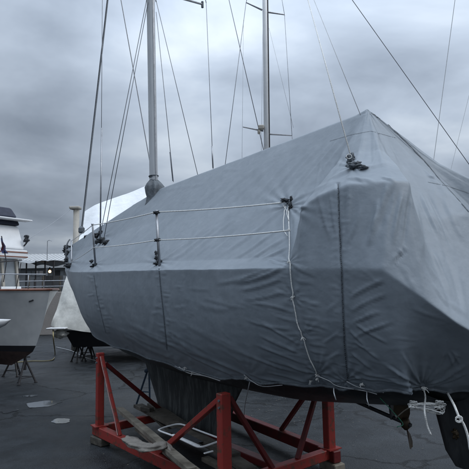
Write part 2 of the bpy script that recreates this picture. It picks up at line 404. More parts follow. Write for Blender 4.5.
C = np.stack(new_ + [C[:, 6]], axis=1)                                            # (nc, 7, 3) in (s,b,h)
# distribute columns/rows
def resample(C, counts, axis, sig):
    seg = []
    for i, n in enumerate(counts):
        a = np.take(C, i, axis=axis); b = np.take(C, i + 1, axis=axis)
        for k in range(n):
            t = k / n; seg.append(a * (1 - t) + b * t)
    seg.append(np.take(C, C.shape[axis] - 1, axis=axis))
    A = np.stack(seg, axis=axis)
    if sig > 0:                                              # edge-preserving gaussian (odd reflection)
        r = int(3 * sig) + 1; w = np.exp(-.5 * (np.arange(-r, r + 1) / sig) ** 2); w /= w.sum()
        A0 = np.moveaxis(A, axis, 0); n = A0.shape[0]; out = np.zeros_like(A0)
        for j, ww in zip(range(-r, r + 1), w):
            idx = np.arange(n) + j
            lo = np.clip(idx, 0, n - 1)
            v = A0[lo].copy()
            m = idx < 0; v[m] = 2 * A0[0] - A0[-idx[m]]
            m = idx > n - 1; v[m] = 2 * A0[n - 1] - A0[2 * (n - 1) - idx[m]]
            out += ww * v
        A = np.moveaxis(out, 0, axis)
    return A
cc = [10, 14, 18, 24, 22, 36, 44, 50, 32, 10, 20, 22, 30, 22, 22, 26, 26]
rc = [40, 64, 46] + [7] * 12
G = resample(C, rc, 1, .8)
Gr = resample(G, cc, 0, 0)
def gsm(A0, sig):
    r = int(3 * sig) + 1; w = np.exp(-.5 * (np.arange(-r, r + 1) / sig) ** 2); w /= w.sum(); n = len(A0); out = np.zeros_like(A0)
    for j, ww in zip(range(-r, r + 1), w):
        idx = np.arange(n) + j; v = A0[np.clip(idx, 0, n - 1)].copy()
        m = idx < 0; v[m] = 2 * A0[0] - A0[-idx[m]]
        m = idx > n - 1; v[m] = 2 * A0[n - 1] - A0[2 * (n - 1) - idx[m]]
        out += ww * v
    return out
kw = np.clip((np.arange(Gr.shape[1]) - sum(rc[:3]) - 2) / 24.0, 0, 1)[None, :, None]
G = gsm(Gr, 1.3) * (1 - kw) + gsm(Gr, 9.0) * kw
NC, NR = G.shape[:2]
a_, n_ = np.array(AFT), np.array(NEAR)
def toW(G, sign=1): return np.array(CEN) + G[..., 0:1] * a_ + sign * G[..., 1:2] * n_ + G[..., 2:3] * np.array([0, 0, 1.0])
def normals(P):
    du = np.gradient(P, axis=0); dv = np.gradient(P, axis=1)
    n = np.cross(du, dv); n /= np.linalg.norm(n, axis=2, keepdims=True) + 1e-12
    return n
P = toW(G); Nn = normals(P)
# orient outward (toward the camera side on the near half)
if (Nn[NC // 2, NR - 60] @ n_) < 0: Nn = -Nn
px, py = proj_np(P.reshape(-1, 3)); px = px.reshape(NC, NR); py = py.reshape(NC, NR)
D = np.zeros((NC, NR))
def fold(x0, y0, x1, y1, w, amp, curve=0.0, asym=0.5):
    """one crease: a soft ridge with a sharper valley beside it, laid between two points of the cloth"""
    dx, dy = x1 - x0, y1 - y0; L = math.hypot(dx, dy); ux, uy = dx / L, dy / L
    t = ((px - x0) * ux + (py - y0) * uy) / L
    d = (px - x0) * -uy + (py - y0) * ux - curve * L * 4 * t * (1 - t)
    tp = np.clip(np.minimum(t, 1 - t) / .28, 0, 1); tp = tp * tp * (3 - 2 * tp)
    w = max(w * WK, .75); prof = np.exp(-(np.abs(d) / w) ** 1.5) - asym * np.exp(-(np.abs(d - 1.7 * w) / (w * .9)) ** 1.6)
    return amp * tp * prof
A = .0054; WK = .62
# box drapes
FL = [
 (306, 194, 298, 262, 3.0, 1.2), (296, 212, 292, 262, 2.2, .8), (318, 190, 333, 245, 3.5, .8), (330, 192, 337, 240, 2.0, .9),
 (350, 186, 347, 236, 2.5, 1.2), (380, 198, 367, 250, 4.5, 2.2), (396, 182, 378, 236, 4.5, -1.9), (388, 182, 381, 215, 2.5, 1.2), (404, 186, 392, 250, 4, 1.6),
 (411, 182, 402, 256, 3.0, -1.2), (418, 190, 442, 242, 3.0, 1.8), (424, 188, 452, 250, 2.2, -1.1), (414, 200, 424, 262, 3.5, 1.5), (362, 205, 350, 240, 3, .8),
 (430, 246, 454, 302, 3.2, 1.3), (425, 258, 449, 308, 2.4, 1.0), (433, 282, 450, 308, 2.0, .9), (440, 240, 463, 312, 3.2, -.9), (400, 262, 418, 292, 4, .6), (456, 262, 469, 322, 4, .7),
 (408, 248, 391, 266, 2.0, -1.4), (398, 251, 404, 255, 1.2, 1.6), (394, 256, 401, 260, 1.2, 1.6), (391, 261, 398, 265, 1.2, 1.4), (403, 247, 408, 251, 1.2, 1.4),
 (300, 268, 303, 330, 4, .5), (346, 190, 338, 262, 2.5, -1.0), (357, 222, 348, 252, 2, -.8),
 # under the chine, left of the lashing
 (228, 283, 289, 263, 3.0, 1.8, .06), (236, 291, 290, 275, 2.6, 1.3, .05), (240, 300, 291, 288, 2.2, 1.0, .05), (246, 303, 296, 314, 2.0, 1.2, -.05), (242, 318, 297, 329, 2.2, 1.0, .04), (258, 322, 300, 345, 1.8, 1.2),
 (256, 334, 306, 356, 2.0, 1.3), (252, 344, 308, 366, 2.0, 1.2), (262, 358, 312, 374, 1.8, 1.2), (234, 350, 300, 374, 2.4, .9), (210, 285, 262, 272, 3, .7),
 (292, 266, 318, 277, 2.2, .8), (293, 280, 316, 284, 2.0, .7), (297, 300, 322, 306, 2.0, .8), (300, 322, 330, 330, 2.0, .7),
 # around the laced seam
 (347, 300, 387, 279, 2.6, 1.5, -.05), (348, 314, 390, 294, 2.6, 1.3, -.05), (349, 326, 384, 312, 2.2, 1.2, -.05), (350, 340, 396, 322, 2.4, 1.2, -.06), (352, 322, 390, 345, 2.0, 1.0),
 (350, 352, 374, 372, 2.0, 1.2), (352, 340, 382, 362, 2.0, 1.3), (349, 330, 366, 348, 1.8, 1.2), (340, 300, 325, 312, 2, .7), (342, 330, 320, 345, 2, .8), (342, 350, 322, 362, 2, .9),
 # pull lines to the low corner tie
 (424, 386, 469, 362, 2.4, 2.0, .03), (424, 387, 469, 372, 1.8, 1.6, .03), (424, 386, 460, 350, 2.6, 1.5, .06), (424, 385, 446, 346, 2.4, 1.1, .06), (420, 385, 400, 350, 2.6, 1.0), (416, 386, 380, 362, 2.4, 1.0), (448, 352, 454, 368, 1.3, 1.1), (452, 350, 460, 366, 1.3, 1.1),
 (352, 378, 418, 386, 1.6, 1.3), (356, 372, 410, 382, 2, 1.0), (448, 300, 469, 316, 3, .7),
 # sag of the long side
 (112, 325, 190, 362, 3.5, 1.3, .05), (120, 318, 220, 362, 3.0, 1.0, .05), (150, 322, 250, 376, 3.5, 1.1, .05), (168, 345, 240, 378, 2.0, 1.0, .03), (180, 320, 250, 356, 4, .7, .05), (190, 300, 240, 305, 5, .6, .12), (105, 300, 125, 340, 3, .8),
 (164, 300, 176, 348, 2, .9), (158, 285, 150, 340, 3, .6), (172, 330, 196, 362, 2, .9), (206, 358, 260, 384, 2, 1.3), (214, 366, 246, 386, 1.6, 1.2), (248, 374, 300, 388, 1.6, 1.3), (262, 372, 316, 384, 1.6, 1.1),
 # tent slope : creases from the deck up to the ridge
 (160, 262, 212, 222, 2.0, 1.0), (168, 264, 226, 218, 2.0, 1.2), (180, 262, 240, 214, 2.2, .9), (196, 262, 240, 226, 2.2, -.7), (122, 262, 175, 212, 2.4, .9), (108, 262, 150, 222, 2.2, .8), (108, 236, 160, 196, 2.5, .6), (140, 250, 190, 200, 3, .6),
 (215, 258, 286, 206, 2.6, 1.1), (228, 262, 284, 226, 2.2, 1.0), (246, 262, 288, 236, 2.2, 1.4), (260, 262, 290, 246, 2.0, 1.3),
 (232, 222, 300, 148, 2.2, .9), (245, 224, 316, 144, 2.4, 1.1), (256, 222, 328, 138, 2.2, 1.1), (268, 216, 340, 132, 2.4, 1.2), (280, 208, 350, 126, 2.4, 1.2), (292, 200, 356, 124, 2.4, 1.0), (306, 192, 360, 124, 2.6, 1.0), (322, 186, 364, 122, 2.6, .9),
 (216, 216, 282, 158, 2.6, .7), (196, 220, 262, 164, 2.6, .7), (178, 222, 240, 170, 3.0, .6), (356, 176, 366, 130, 3.5, .8), (372, 172, 371, 128, 3.5, -.7),
 (384, 174, 374, 126, 3.5, .9), (402, 174, 380, 130, 3.5, .8), (326, 184, 350, 170, 2.6, 1.2), (352, 172, 392, 164, 3.0, 1.0), (300, 196, 340, 180, 3, .8),
 (346, 180, 376, 183, 2.2, 1.6), (380, 178, 396, 182, 1.6, 1.2), (286, 206, 306, 192, 2, 1.0), (290, 212, 310, 206, 2, .9), (440, 190, 469, 250, 4, 1.0), (420, 160, 452, 204, 4, .6), (426, 175, 446, 182, 1.6, .9),
]
jr = random.Random(3)
for f in FL:
    x0, y0, x1, y1, w, am = f[:6]; cv = f[6] if len(f) > 6 else 0
    # a real crease wobbles: split strength into the main stroke and a weaker, shorter companion
    D += fold(x0, y0, x1, y1, w, am * A, cv + jr.uniform(-.02, .02))
    k0, k1 = jr.uniform(.05, .3), jr.uniform(.55, .95); o = jr.uniform(-3.5, 3.5)
    D += fold(x0 + (x1 - x0) * k0 + o, y0 + (y1 - y0) * k0 + o, x0 + (x1 - x0) * k1 + o * 1.4, y0 + (y1 - y0) * k1 - o * .6, w * .6, am * A * .45, jr.uniform(-.05, .05))
# fine puckers running off the seams and the lashing
def puckers(path, n, l0, l1, amp, spread=.5, sides=(-1, 1), slope=0.0):
    Ls = [math.hypot(b[0] - a[0], b[1] - a[1]) for a, b in zip(path[:-1], path[1:])]; T = sum(Ls); out = 0
    for i in range(n):
        d = T * (i + jr.random()) / n; k = 0
        while k < len(Ls) - 1 and d > Ls[k]: d -= Ls[k]; k += 1
        a, b = path[k], path[k + 1]; t = d / Ls[k]; x = a[0] + (b[0] - a[0]) * t; y = a[1] + (b[1] - a[1]) * t
        sd = jr.choice(sides); ln = jr.uniform(l0, l1) * (1.6 if jr.random() < .2 else 1); an = slope * sd + jr.gauss(0, spread * .35)
        out = out + fold(x, y, x + sd * ln * math.cos(an), y + ln * math.sin(an), jr.uniform(1.0, 2.0), amp * jr.uniform(.4, 1.2), jr.uniform(-.05, .05))
    return out
D += puckers([(338.5, 190), (340.5, 250), (343, 310), (348, 383)], 70, 4, 16, A * .55)
D += puckers([(159, 270), (161, 290), (164, 318), (167, 350)], 34, 3, 9, A * .8)
D += puckers([(180, 275), (184, 300), (188, 340)], 22, 3, 8, A * .5)
D += puckers([(290, 262), (293.5, 296), (303.5, 337), (317, 374)], 46, 6, 26, A * .6, slope=.18)
D += puckers([(94, 275), (97, 295), (106, 333)], 20, 2, 7, A * .8)
D += puckers([(120, 350), (180, 364), (250, 377), (318, 380), (360, 382), (420, 388), (466, 396)], 70, 5, 18, A * .6, spread=2.4, sides=(1, -1), slope=-.9)
for i in range(46):
    x = jr.uniform(110, 460); y = jr.uniform(150, 370); ln = jr.uniform(14, 50); an = jr.gauss(-.95 if y < 262 else .35, .5)
    D += fold(x, y, x + ln * math.cos(an), y + ln * math.sin(an), jr.uniform(1.2, 3.0), A * jr.uniform(.15, .5), jr.uniform(-.08, .08))
# bunching where ropes grip the cloth
def star(x, y, rad, n, amp, ph=0.0):
    r = np.hypot(px - x, py - y) + 1e-3; th = np.arctan2(py - y, px - x)
    return amp * np.exp(-r / rad) * np.clip(r / 3, 0, 1) * (np.sin(n * th + ph + 2 * np.sin(th * 2 + ph)))
for (x, y, rad, n, am) in [(289, 206, 13, 11, .010), (290, 262, 7, 9, .005), (294, 296, 9, 9, .006), (303, 335, 9, 9, .006), (318, 374, 14, 13, .008), (345, 381, 14, 13, .007), (422, 387, 18, 15, .010), (352, 168, 9, 9, .006),
                           (103, 236, 7, 9, .006), (158, 262, 8, 9, .006), (95, 264, 6, 9, .004), (70, 262, 6, 8, .004), (248, 376, 10, 9, .006), (175, 366, 8, 9, .005), (369, 113, 14, 11, .004)]:
    D += star(x, y, rad, n, am, x)
# laced seams: the cloth dips to the seam
def seamdip(path, w, amp):
    out = np.zeros_like(D)
    for (xa, ya), (xb, yb) in zip(path[:-1], path[1:]):
        t = np.clip((py - ya) / (yb - ya + 1e-9), 0, 1); inside = (py >= ya) & (py < yb)
        d = px - (xa + (xb - xa) * t); out += np.where(inside, np.exp(-(d / w) ** 2), 0)
    return -amp * out
SEAM1 = [(338.5, 184), (339.5, 215), (340.5, 250), (341.5, 268), (343, 310), (344.5, 345), (348, 383)]
SEAM2 = [(159, 268), (161, 290), (164, 318), (167, 350)]
D += seamdip(SEAM1, 1.5, .008) + seamdip(SEAM2, 1.2, .004)
# noise: soft billow + fine rumple, stretched down the cloth
Gs = G.reshape(-1, 3); nz = np.zeros(len(Gs)); nb = np.zeros(len(Gs))
for i, (s_, b_, h_) in enumerate(Gs):
    nz[i] = noise.fractal(Vector((s_ * 3.1 + h_ * 1.2, b_ * 1.5, h_ * 2.0)), .9, 2.1, 4)
    nb[i] = noise.noise(Vector((s_ * .9 - h_ * .5, b_ * .8, h_ * .9)))
nz = nz.reshape(NC, NR); nb = nb.reshape(NC, NR)
edge = np.minimum(np.arange(NC)[:, None] / 14, 1)
Dn = D + (.0055 * nz + .014 * nb) * edge
Dn[:, 0] *= .3
# tiny bending of the bottom hem: scallops between ties
u = np.arange(NC); sc = .012 * np.abs(np.sin(u * math.pi / 30)) - .006
P = P + Nn * Dn[..., None]
hemk = np.clip((np.arange(NR) - (NR - 18)) / 18, 0, 1)[None, :, None]
P[..., 2:3] += hemk * sc[:, None, None] * 1.6
# keep centreline shared
Pf = toW(G, -1); Nf = Nn - 2 * (Nn @ n_)[..., None] * n_
Dfar = (.0055 * nz[::-1] * .6 + .014 * nb + .004 * nz) * edge
Pf = Pf + Nf * Dfar[..., None]; Pf[..., 2:3] += hemk * sc[::-1, None, None]
mid_r = P[:, 0].copy(); mid_s = P[-1].copy()
Pf[:, 0] = P[:, 0]; 
bl = np.clip(np.arange(10) / 10, 0, 1)
for j in range(10): Pf[:, j] = Pf[:, j] * bl[j] + (P[:, j] - 2 * ((P[:, j] - np.array(CEN)) @ n_)[:, None] * n_) * (1 - bl[j])
for j in range(10):
    i = NC - 1 - j
    Pf[i] = Pf[i] * bl[j] + (P[i] - 2 * ((P[i] - np.array(CEN)) @ n_)[:, None] * n_) * (1 - bl[j])
P[-1] -= ((P[-1] - np.array(CEN)) @ n_)[:, None] * n_; P[0] -= ((P[0] - np.array(CEN)) @ n_)[:, None] * n_ * .9
P[:, 0] -= ((P[:, 0] - np.array(CEN)) @ n_)[:, None] * n_
Pf[-1] = P[-1]; Pf[:, 0] = P[:, 0]; Pf[0] = P[0]
V = np.concatenate([P.reshape(-1, 3), Pf.reshape(-1, 3)]); o2 = NC * NR
faces = []
for i in range(NC - 1):
    for j in range(NR - 1):
        a, b, c, d = i * NR + j, (i + 1) * NR + j, (i + 1) * NR + j + 1, i * NR + j + 1
        faces.append((a, d, c, b)); faces.append((o2 + a, o2 + b, o2 + c, o2 + d))
BV = BVHTree.FromPolygons([Vector(v) for v in V], faces)
croot = thing('boat_cover', 'large grey fabric winter cover tented over the sailboat on the red cradle', 'boat cover', W(0, 0, 0), R(-54.4))
mb = MB(); mb.v = [Vector(v) for v in V]; mb.f = faces
cloth = mb.build('fabric', M['fabric'], croot, smooth=True)
wd = cloth.modifiers.new('weld', 'WELD'); wd.merge_threshold = .0005

def hit(x, y, off=.006, lim=9):
    d = ray(x, y).normalized(); h = BV.ray_cast(EYEV, d)
    if h[0] is None:
        best = None
        for i in range(120):
            q = EYEV + d * (2 + i * .08); r_ = BV.find_nearest(q)
            if r_[0] is not None and (best is None or r_[3] < best[3]): best = r_
        if best[3] > lim: return None
        h = best
    n = h[1]
    if n.dot(d) > 0: n = -n
    return h[0] + n * off
def on_cloth(path, step=3.0, off=.006):
    out = []
    for (xa, ya), (xb, yb) in zip(path[:-1], path[1:]):
        n = max(1, int(math.hypot(xb - xa, yb - ya) / step))
        for k in range(n):
            t = k / n; h = hit(xa + (xb - xa) * t, ya + (yb - ya) * t, off, .05)
            if h is not None: out.append(h)
    h = hit(*path[-1], off, .05)
    if h is not None: out.append(h)
    return out

# seams and lacing on the cloth
def strip(pts, w, mm, name, parent, off=0.0):
    m = MB(); L_, R_ = [], []
    for i, p in enumerate(pts):
        t = (pts[min(i + 1, len(pts) - 1)] - pts[max(i - 1, 0)]).normalized()
        loc = BV.find_nearest(p); n = loc[1]
        if n.dot(p - loc[0]) < 0: n = -n
        sd = t.cross(n).normalized() * w / 2
        L_.append(p + sd); R_.append(p - sd)
    m.grid([L_, R_]); return m.build(name, mm, parent, smooth=True)
s1 = on_cloth(SEAM1, 2.0, .004); strip(s1, .005, M['seam'], 'laced_seam', croot)
lm = MB()
for i in range(2, len(s1) - 1):
    t = (s1[min(i + 1, len(s1) - 1)] - s1[i - 1]).normalized(); loc = BV.find_nearest(s1[i]); n = loc[1]
    if n.dot(s1[i] - loc[0]) < 0: n = -n
    sd = t.cross(n).normalized() * .0048
    lm.tube([s1[i] + sd + n * .002, s1[i] - sd + t * .010 + n * .002], .0010, 5)
    if i % 2 == 0: lm.tube([s1[i] - sd + n * .002, s1[i] + sd + t * .010 + n * .002], .0010, 5)
lm.build('lacing', M['hem'], croot)
for nm, pth in (('laced_seam', SEAM2), ('laced_seam', [(94, 275), (97, 295), (103, 322), (106, 333)])):
    q = on_cloth(pth, 1.6, .004)
    if len(q) > 3:
        strip(q, .007, M['hem'], nm, croot)
        m = MB()
        for i in range(1, len(q) - 1):
            m.tube([q[i] + AFT * .009, q[i] - AFT * .009 + Vector((0, 0, .004))], .0016, 5)
        m.build('lacing', M['seam'], croot)
# panel seams
for pth in ([(371, 113), (385, 122), (400, 136), (412, 148), (427, 164), (440, 180), (455, 196), (469, 212)],):
    q = on_cloth(pth, 2, .003); strip(q, .008, M['boot'], 'ridge_seam', croot)
for pth in ([(330, 141), (350, 135), (371, 131), (396, 138)], [(428, 182), (448, 186), (469, 193)],
            ):
    q = on_cloth(pth, 2, .0025)
    if len(q) > 2: strip(q, .0045, M['pseam'], 'panel_seam', croot)
# hem rope along bottom edge
hp = [Vector(P[i, NR - 2]) + Vector(n_) * .006 for i in range(14, NC, 3)]
m = MB(); m.tube(hp, .010, 6); m.build('hem', M['boot'], croot, smooth=True)

# ================================================================== BOAT
boat = thing('sailboat', 'covered sailboat with aluminium mast standing on the red steel cradle', 'sailboat', W(0, 0, 0), R(-54.4))
# hull (inside the cover, showing below the hem)
HC = []
for ci in range(0, NC, 6):
    col = G[ci]; r = []
    ch = col[sum(rc[:3])]; lo = col[-1]
    for k in range(0, 66, 13):
        c = col[sum(rc[:3]) + k]; r.append((c[0] * .995, max(0, c[1] - .07), c[2] - (.07 if k == 0 else .01)))
    s_ = lo[0]; bb = max(0, lo[1] - .07); hb = lo[2]
    keelz = ip(s_, [-4.0, -3, -1.5, 0, 1.5, 2.6, 3.1], [1.3, 1.0, .74, .68, .72, .86, .99])
    for t in (.15, .35, .6, .8, 1.0):
        x = bb * (1 - t); z = hb - .02 - (hb - keelz - .02) * (1 - (1 - t) ** 1.7) * .98
        r.append((s_, x, z))
    if s_ > 2.3: r = [(a - .10 * (s_ - 2.3) / .6, b * (1 - .2 * (s_ - 2.3) / .6), h) for a, b, h in r]
    HC.append(r)
hm = MB()
for sg in (1, -1):
    hm.grid([[W(a, b * sg, h) for a, b, h in r] for r in HC])
hull = hm.build('hull', M['hull'], boat, smooth=True)
# keel: lofted fin
m = MB(); rings = []
for z, s0, s1_, th in ((.86, -1.75, .75, .16), (.7, -1.6, .50, .10), (.5, -1.45, .34, .075), (.3, -1.3, .26, .07), (.16, -1.2, .22, .085), (.13, -1.12, .18, .05)):
    ring = []
    for k in range(24):
        a = 2 * math.pi * k / 24; c, sn = math.cos(a), math.sin(a)
        ring.append(W((s0 + s1_) / 2 + (s1_ - s0) / 2 * c, th * sn * (1 - .35 * c), z))
    rings.append(ring)
m.grid(rings, closed=True); m.add(rings[-1], [tuple(range(24))]); m.build('keel', M['keel'], boat, smooth=True)
# rudder, shaft, propeller
m = MB(); rings = []
for z, s0, s1_, th in ((1.02, 2.50, 2.80, .035), (.8, 2.53, 2.86, .03), (.6, 2.58, 2.86, .025), (.52, 2.64, 2.82, .015)):
    rings.append([W((s0 + s1_) / 2 + (s1_ - s0) / 2 * math.cos(2 * math.pi * k / 16), th * math.sin(2 * math.pi * k / 16), z) for k in range(16)])
m.grid(rings, closed=True); m.add(rings[-1], [tuple(range(16))]); rud = m.build('rudder', M['hull'], boat, smooth=True)
m = MB(); m.blob(W(2.68, .02, .72), .028, 3, (1, .6, 1)); m.build('anode', M['bronze'], rud, smooth=True)
pc = W(2.30, 0, .70)
m = MB(); m.tube([W(1.5, 0, .84), W(2.26, 0, .71), W(2.34, 0, .697)], .014, 8); m.bar(W(2.18, 0, .95), W(2.20, 0, .71), .05, .016); m.build('propeller_shaft', M['hull'], boat)
m = MB(); m.lathe(pc - Vector((0, 0, .02)), [(.01, -.02), (.03, 0), (.032, .03), (.02, .06)], 10)
for k in range(2):
    a = R(72 + 180 * k); dv = NEAR * math.cos(a) + Vector((0, 0, math.sin(a))); tv = NEAR * -math.sin(a) + Vector((0, 0, math.cos(a)))
    rows = []
    for r_, w_, tw in ((.02, .02, .9), (.06, .045, .7), (.11, .06, .5), (.15, .05, .4), (.175, .015, .3)):
        q = pc + dv * r_; ax = tv * math.cos(tw) + AFT * math.sin(tw)
        rows.append([q - ax * w_, q + dv.cross(ax) * .006, q + ax * w_])
    m.grid(rows)
m.build('propeller', M['bronze'], boat, smooth=True)

# mast
MS = -1.33
MH = 10.0
mp0, mp1 = at(153.8, 186, 6.43), at(150.6, 0, 6.43)
mdir = (mp1 - mp0) / (mp1.z - mp0.z)
def mz(z): return mp0 + mdir * (z - mp0.z)
m = MB()
zs = [1.9] + [2.6 + i * .5 for i in range(15)] + [MH]
m.v = []
rings = []
for z in zs:
    c = mz(z); rings.append([c + AFT * .068 * math.cos(2 * math.pi * k / 20) + NEAR * .050 * math.sin(2 * math.pi * k / 20) for k in range(20)])
m.grid(rings, closed=True); m.add(rings[-1], [tuple(range(20))])
mast = m.build('mast', M['alu'], boat, smooth=True)
m = MB(); m.bar(mz(2.7) + AFT * .070, mz(MH - .1) + AFT * .070, .02, .014, bev=0); m.build('sail_track', M['steel'], mast)
m = MB()
for z in (3.02, 3.09): m.tube([mz(z) + AFT * .075 * math.cos(2 * math.pi * k / 16) + NEAR * .057 * math.sin(2 * math.pi * k / 16) for k in range(17)], .006, 6)
m.build('mast_band', M['boot'], mast)
# mast boot, gathered cloth
Gb = []
for z, r_ in ((3.10, .056), (3.07, .062), (3.05, .05), (3.0, .095), (2.95, .128), (2.88, .125), (2.81, .11), (2.74, .12), (2.66, .15)):
    row = []
    for k in range(40):
        a = 2 * math.pi * k / 40; rr = r_ * (1 + (.13 if z < 3.04 else .04) * math.sin(9 * a + 3 * math.sin(2 * a) + z * 9))
        row.append(mz(z) + AFT * (rr * math.cos(a) + max(0, 3.04 - z) * .12) + NEAR * rr * .9 * math.sin(a))
    Gb.append(row)
m = MB(); m.grid(Gb, closed=True); m.build('mast_boot', M['boot'], croot, smooth=True)
# spreaders and wires
SPZ = 5.66
root_z = SPZ - .02
tips = {}
for sg in (1, -1):
    tip = W(MS, .75 * sg, SPZ + .03); tips[sg] = tip
    tip = Vector((tip.x, tip.y, tip.z))
    m = MB(); m.tube([mz(SPZ) + NEAR * .04 * sg, tip], [.022, .014], 8); m.build('spreader', M['alu'], boat, smooth=True)
    m = MB(); m.tube([tip - Vector((0, 0, .05)), tip + Vector((0, 0, .04))], .018, 8); m.build('spreader_tip', M['boot'], boat)
def wire(a, b, r=.0045, name='shroud', mm='wire', parent=boat, label=None):
    m = MB(); m.tube([a, b], r, 6); o = m.build(name, M[mm], parent, smooth=True)
    if label: o['label'] = label
    return o
top = mz(MH - .05)
for x, y in ((206.2, 3), (98.6, -36)): pass
chn = hit(101, 241); 
tipn = at(102.6, -36, 5.99); tipf = at(206.2, 3, 6.86)
wire(tipn, chn); wire(tipf, at(213.2, 172, 6.86)); wire(tipn, top, .005); wire(tipf, top, .005)
wire(at(146.2, 2, 6.38), hit(100, 238), .0055); wire(at(148, 2, 6.38), hit(104, 240), .0055)
wire(at(146.2, 2, 6.38), mz(SPZ + .2), .005); wire(at(156, 2, 6.45), mz(SPZ + .2), .005)
wire(at(156.2, 12, 6.45), at(173.4, 182, 6.7)); wire(at(156.0, 0, 6.45), at(198, 176, 6.9))
# turnbuckles
for a, b in ((at(101.7, 128, 5.9), at(100.2, 238, 5.85)), (at(170, 152, 6.67), at(173, 181, 6.7)), (at(211.9, 146, 6.86), at(213, 168, 6.86))):
    wire(a, b, .010, 'turnbuckle', 'steel')
# forestay + furled foil pair
fa = at(81.6, 227, 7.9); fb = at(107.2, 0, 7.0)
fdir = (fb - fa)
wire(fa, fa + fdir * 2.5, .0085, 'forestay', 'wire'); wire(fa + AFT * .05, fa + AFT * .03 + fdir * 2.5, .006, 'halyard', 'wire_l')
m = MB(); m.lathe(fa - Vector((0, 0, .05)), [(.03, -.05), (.05, -.03), (.05, .03), (.02, .06)], 10); m.build('furler_drum', M['boot'], boat)
# backstay, topping lift
bs0 = ons(470, 166, 2.83)
m = MB(); e_ = onb(466, 160, -.05); e_ = e_ + (e_ - top).normalized() * .25; m.tube([top, top.lerp(e_, .5), e_], [.006, .0035, .0022], 6); m.build('backstay', M['wire'], boat, smooth=True)
wire(at(308, 0, 4.6), hit(352, 158, .02), .0045, 'topping_lift', 'rope'); wire(at(308, 0, 4.6), top, .0045, 'topping_lift', 'rope')
wire(at(314, 0, 4.4), hit(360.5, 115, .0), .0025, 'flag_halyard', 'wire_l'); wire(at(314, 0, 4.4), top, .0025, 'flag_halyard', 'wire_l')
# boom end knot in rag
kn = hit(355, 166, .03)
for a_b in (((352, 161, .02), .024, 3, (1, 1, 1.2)), ((357, 167, .02), .030, 5, (1.5, .8, .7)), ((351, 168, .015), .020, 6, (1.3, 1, .6)), ((364, 169, .01), .014, 9, (1.8, 1, .6))):
    m = MB(); m.blob(hit(*a_b[0]), *a_b[1:]); m.build('tied_rag', M['boot'], croot, smooth=True)
m = MB(); c0 = hit(353, 163.5, .05)
m.tube([c0 + Vector((.016 * math.cos(a), 0, .014 * math.sin(a))) for a in [i * .4 for i in range(17)]], .0024, 6)
m.build('rope_loop', M['rope'], croot)

# stanchions, lifelines, pulpit
LL = {'top': [], 'low': []}
def stanchion(xt, yt, xb, yb, b, r=.012):
    a = onb(xt, yt, b); c = hit(xb, yb, .0) or onb(xb, yb, b)
    m = MB(); m.tube([c, a], r, 8); m.tube([a, a + Vector((0, 0, .015))], r * 1.35, 8); m.build('stanchion', M['steel'], boat, smooth=True)
    return a, c
a1, c1 = stanchion(156.5, 212, 159.5, 266, .93)
a2, c2 = stanchion(92.6, 225, 95.5, 266, .86)
a3 = hit(288.5, 204, .03)
m = MB()
m.tube(smooth_path([hit(67, 262, .02), at(66.5, 246, 8.9), at(71, 240, 8.6), at(71.5, 262, 8.3)], 6), .012, 7)
m.tube([at(66.5, 250, 8.9), at(71, 250, 8.5)], .009, 6)
m.build('pulpit', M['steel'], boat, smooth=True)
def line(pts, r, name, mm, parent=boat, sg=.01):
    m = MB()
    for a, b in zip(pts[:-1], pts[1:]): m.tube(sag(a, b, sg), r, 6)
    return m.build(name, M[mm], parent, smooth=True)
line([at(71, 241, 8.6), a2, a1, a3], .0052, 'lifeline', 'rope')
l1, l2, l3 = onb(157.5, 240, .93), onb(94, 247.5, .86), onb(289, 230.5, .93)
line([at(71, 262, 8.3), l2, l1, l3], .0045, 'lifeline', 'rope')
# gathered black/grey rags where posts come through the cover
def rag(x, y, r, seed, mm='black', sq=(1, 1, 1), off=.012):
    h = hit(x, y, off)
    if h is None: h = onb(x, y, .9)
    return h, r, seed, sq
for (x, y, r, sd, sq) in [(98, 236, .05, 1, (1, 1, .8)), (103, 241, .055, 2, (1.5, 1, .7)), (107, 243, .04, 3, (1.3, 1, .7)), (97.5, 243, .032, 4, (1.3, 1, .6)), (101.5, 233, .035, 5, (1, 1, 1))]:
    m = MB(); m.blob(*rag(x, y, r, sd)[:1], r, sd, sq); m.build('tied_rag', M['black'], croot, smooth=True)
for (x, y, r, sd, sq) in [(157.5, 259, .020, 6, (1, 1, 1)), (160.5, 262, .018, 7, (1.4, 1, .6)), (157, 264.5, .016, 8, (1.5, 1, .6)), (157, 254, .014, 9, (1, 1, 1.3))]:
    m = MB(); m.blob(rag(x, y, r, sd)[0], r, sd, sq); m.build('tied_rag', M['black'], croot, smooth=True)
for (x, y, r, sd, sq) in [(92.5, 262, .022, 11, (1, 1, 1)), (96, 265, .024, 12, (1.4, 1, .6)), (93.5, 267, .02, 13, (1.5, 1, .6))]:
    m = MB(); m.blob(rag(x, y, r, sd)[0], r, sd, sq); m.build('tied_rag', M['black'], croot, smooth=True)
m = MB()
for (x, y, r, sd, sq) in [(66.5, 246, .06, 14, (1, 1, 1)), (68, 254, .045, 15, (1, 1, 1.4)), (68, 260, .05, 16, (1, 1, 1)), (70.5, 266, .06, 17, (1.5, 1, .8)), (66, 251, .04, 25, (1.3, 1, 1)), (80, 228, .045, 18, (1, 1, .8)), (72, 247, .04, 19, (1.8, 1, .5))]:
    h = hit(x, y, .02) or at(x, y, 8.7)
    m = MB(); m.blob(h, r * .8, sd, sq); m.build('tied_rag', M['black'], croot, smooth=True)
for a_b in (((287.5, 203.5, .03), .018, 20, (1.5, 1, .8)), ((291, 201, .012), .014, 21, (.8, 1, 1.7)), ((290, 207, .015), .016, 22, (.8, 1, 1.5))):
    m = MB(); m.blob(hit(*a_b[0]), *a_b[1:]); m.build('tied_rag', M['black'], croot, smooth=True)
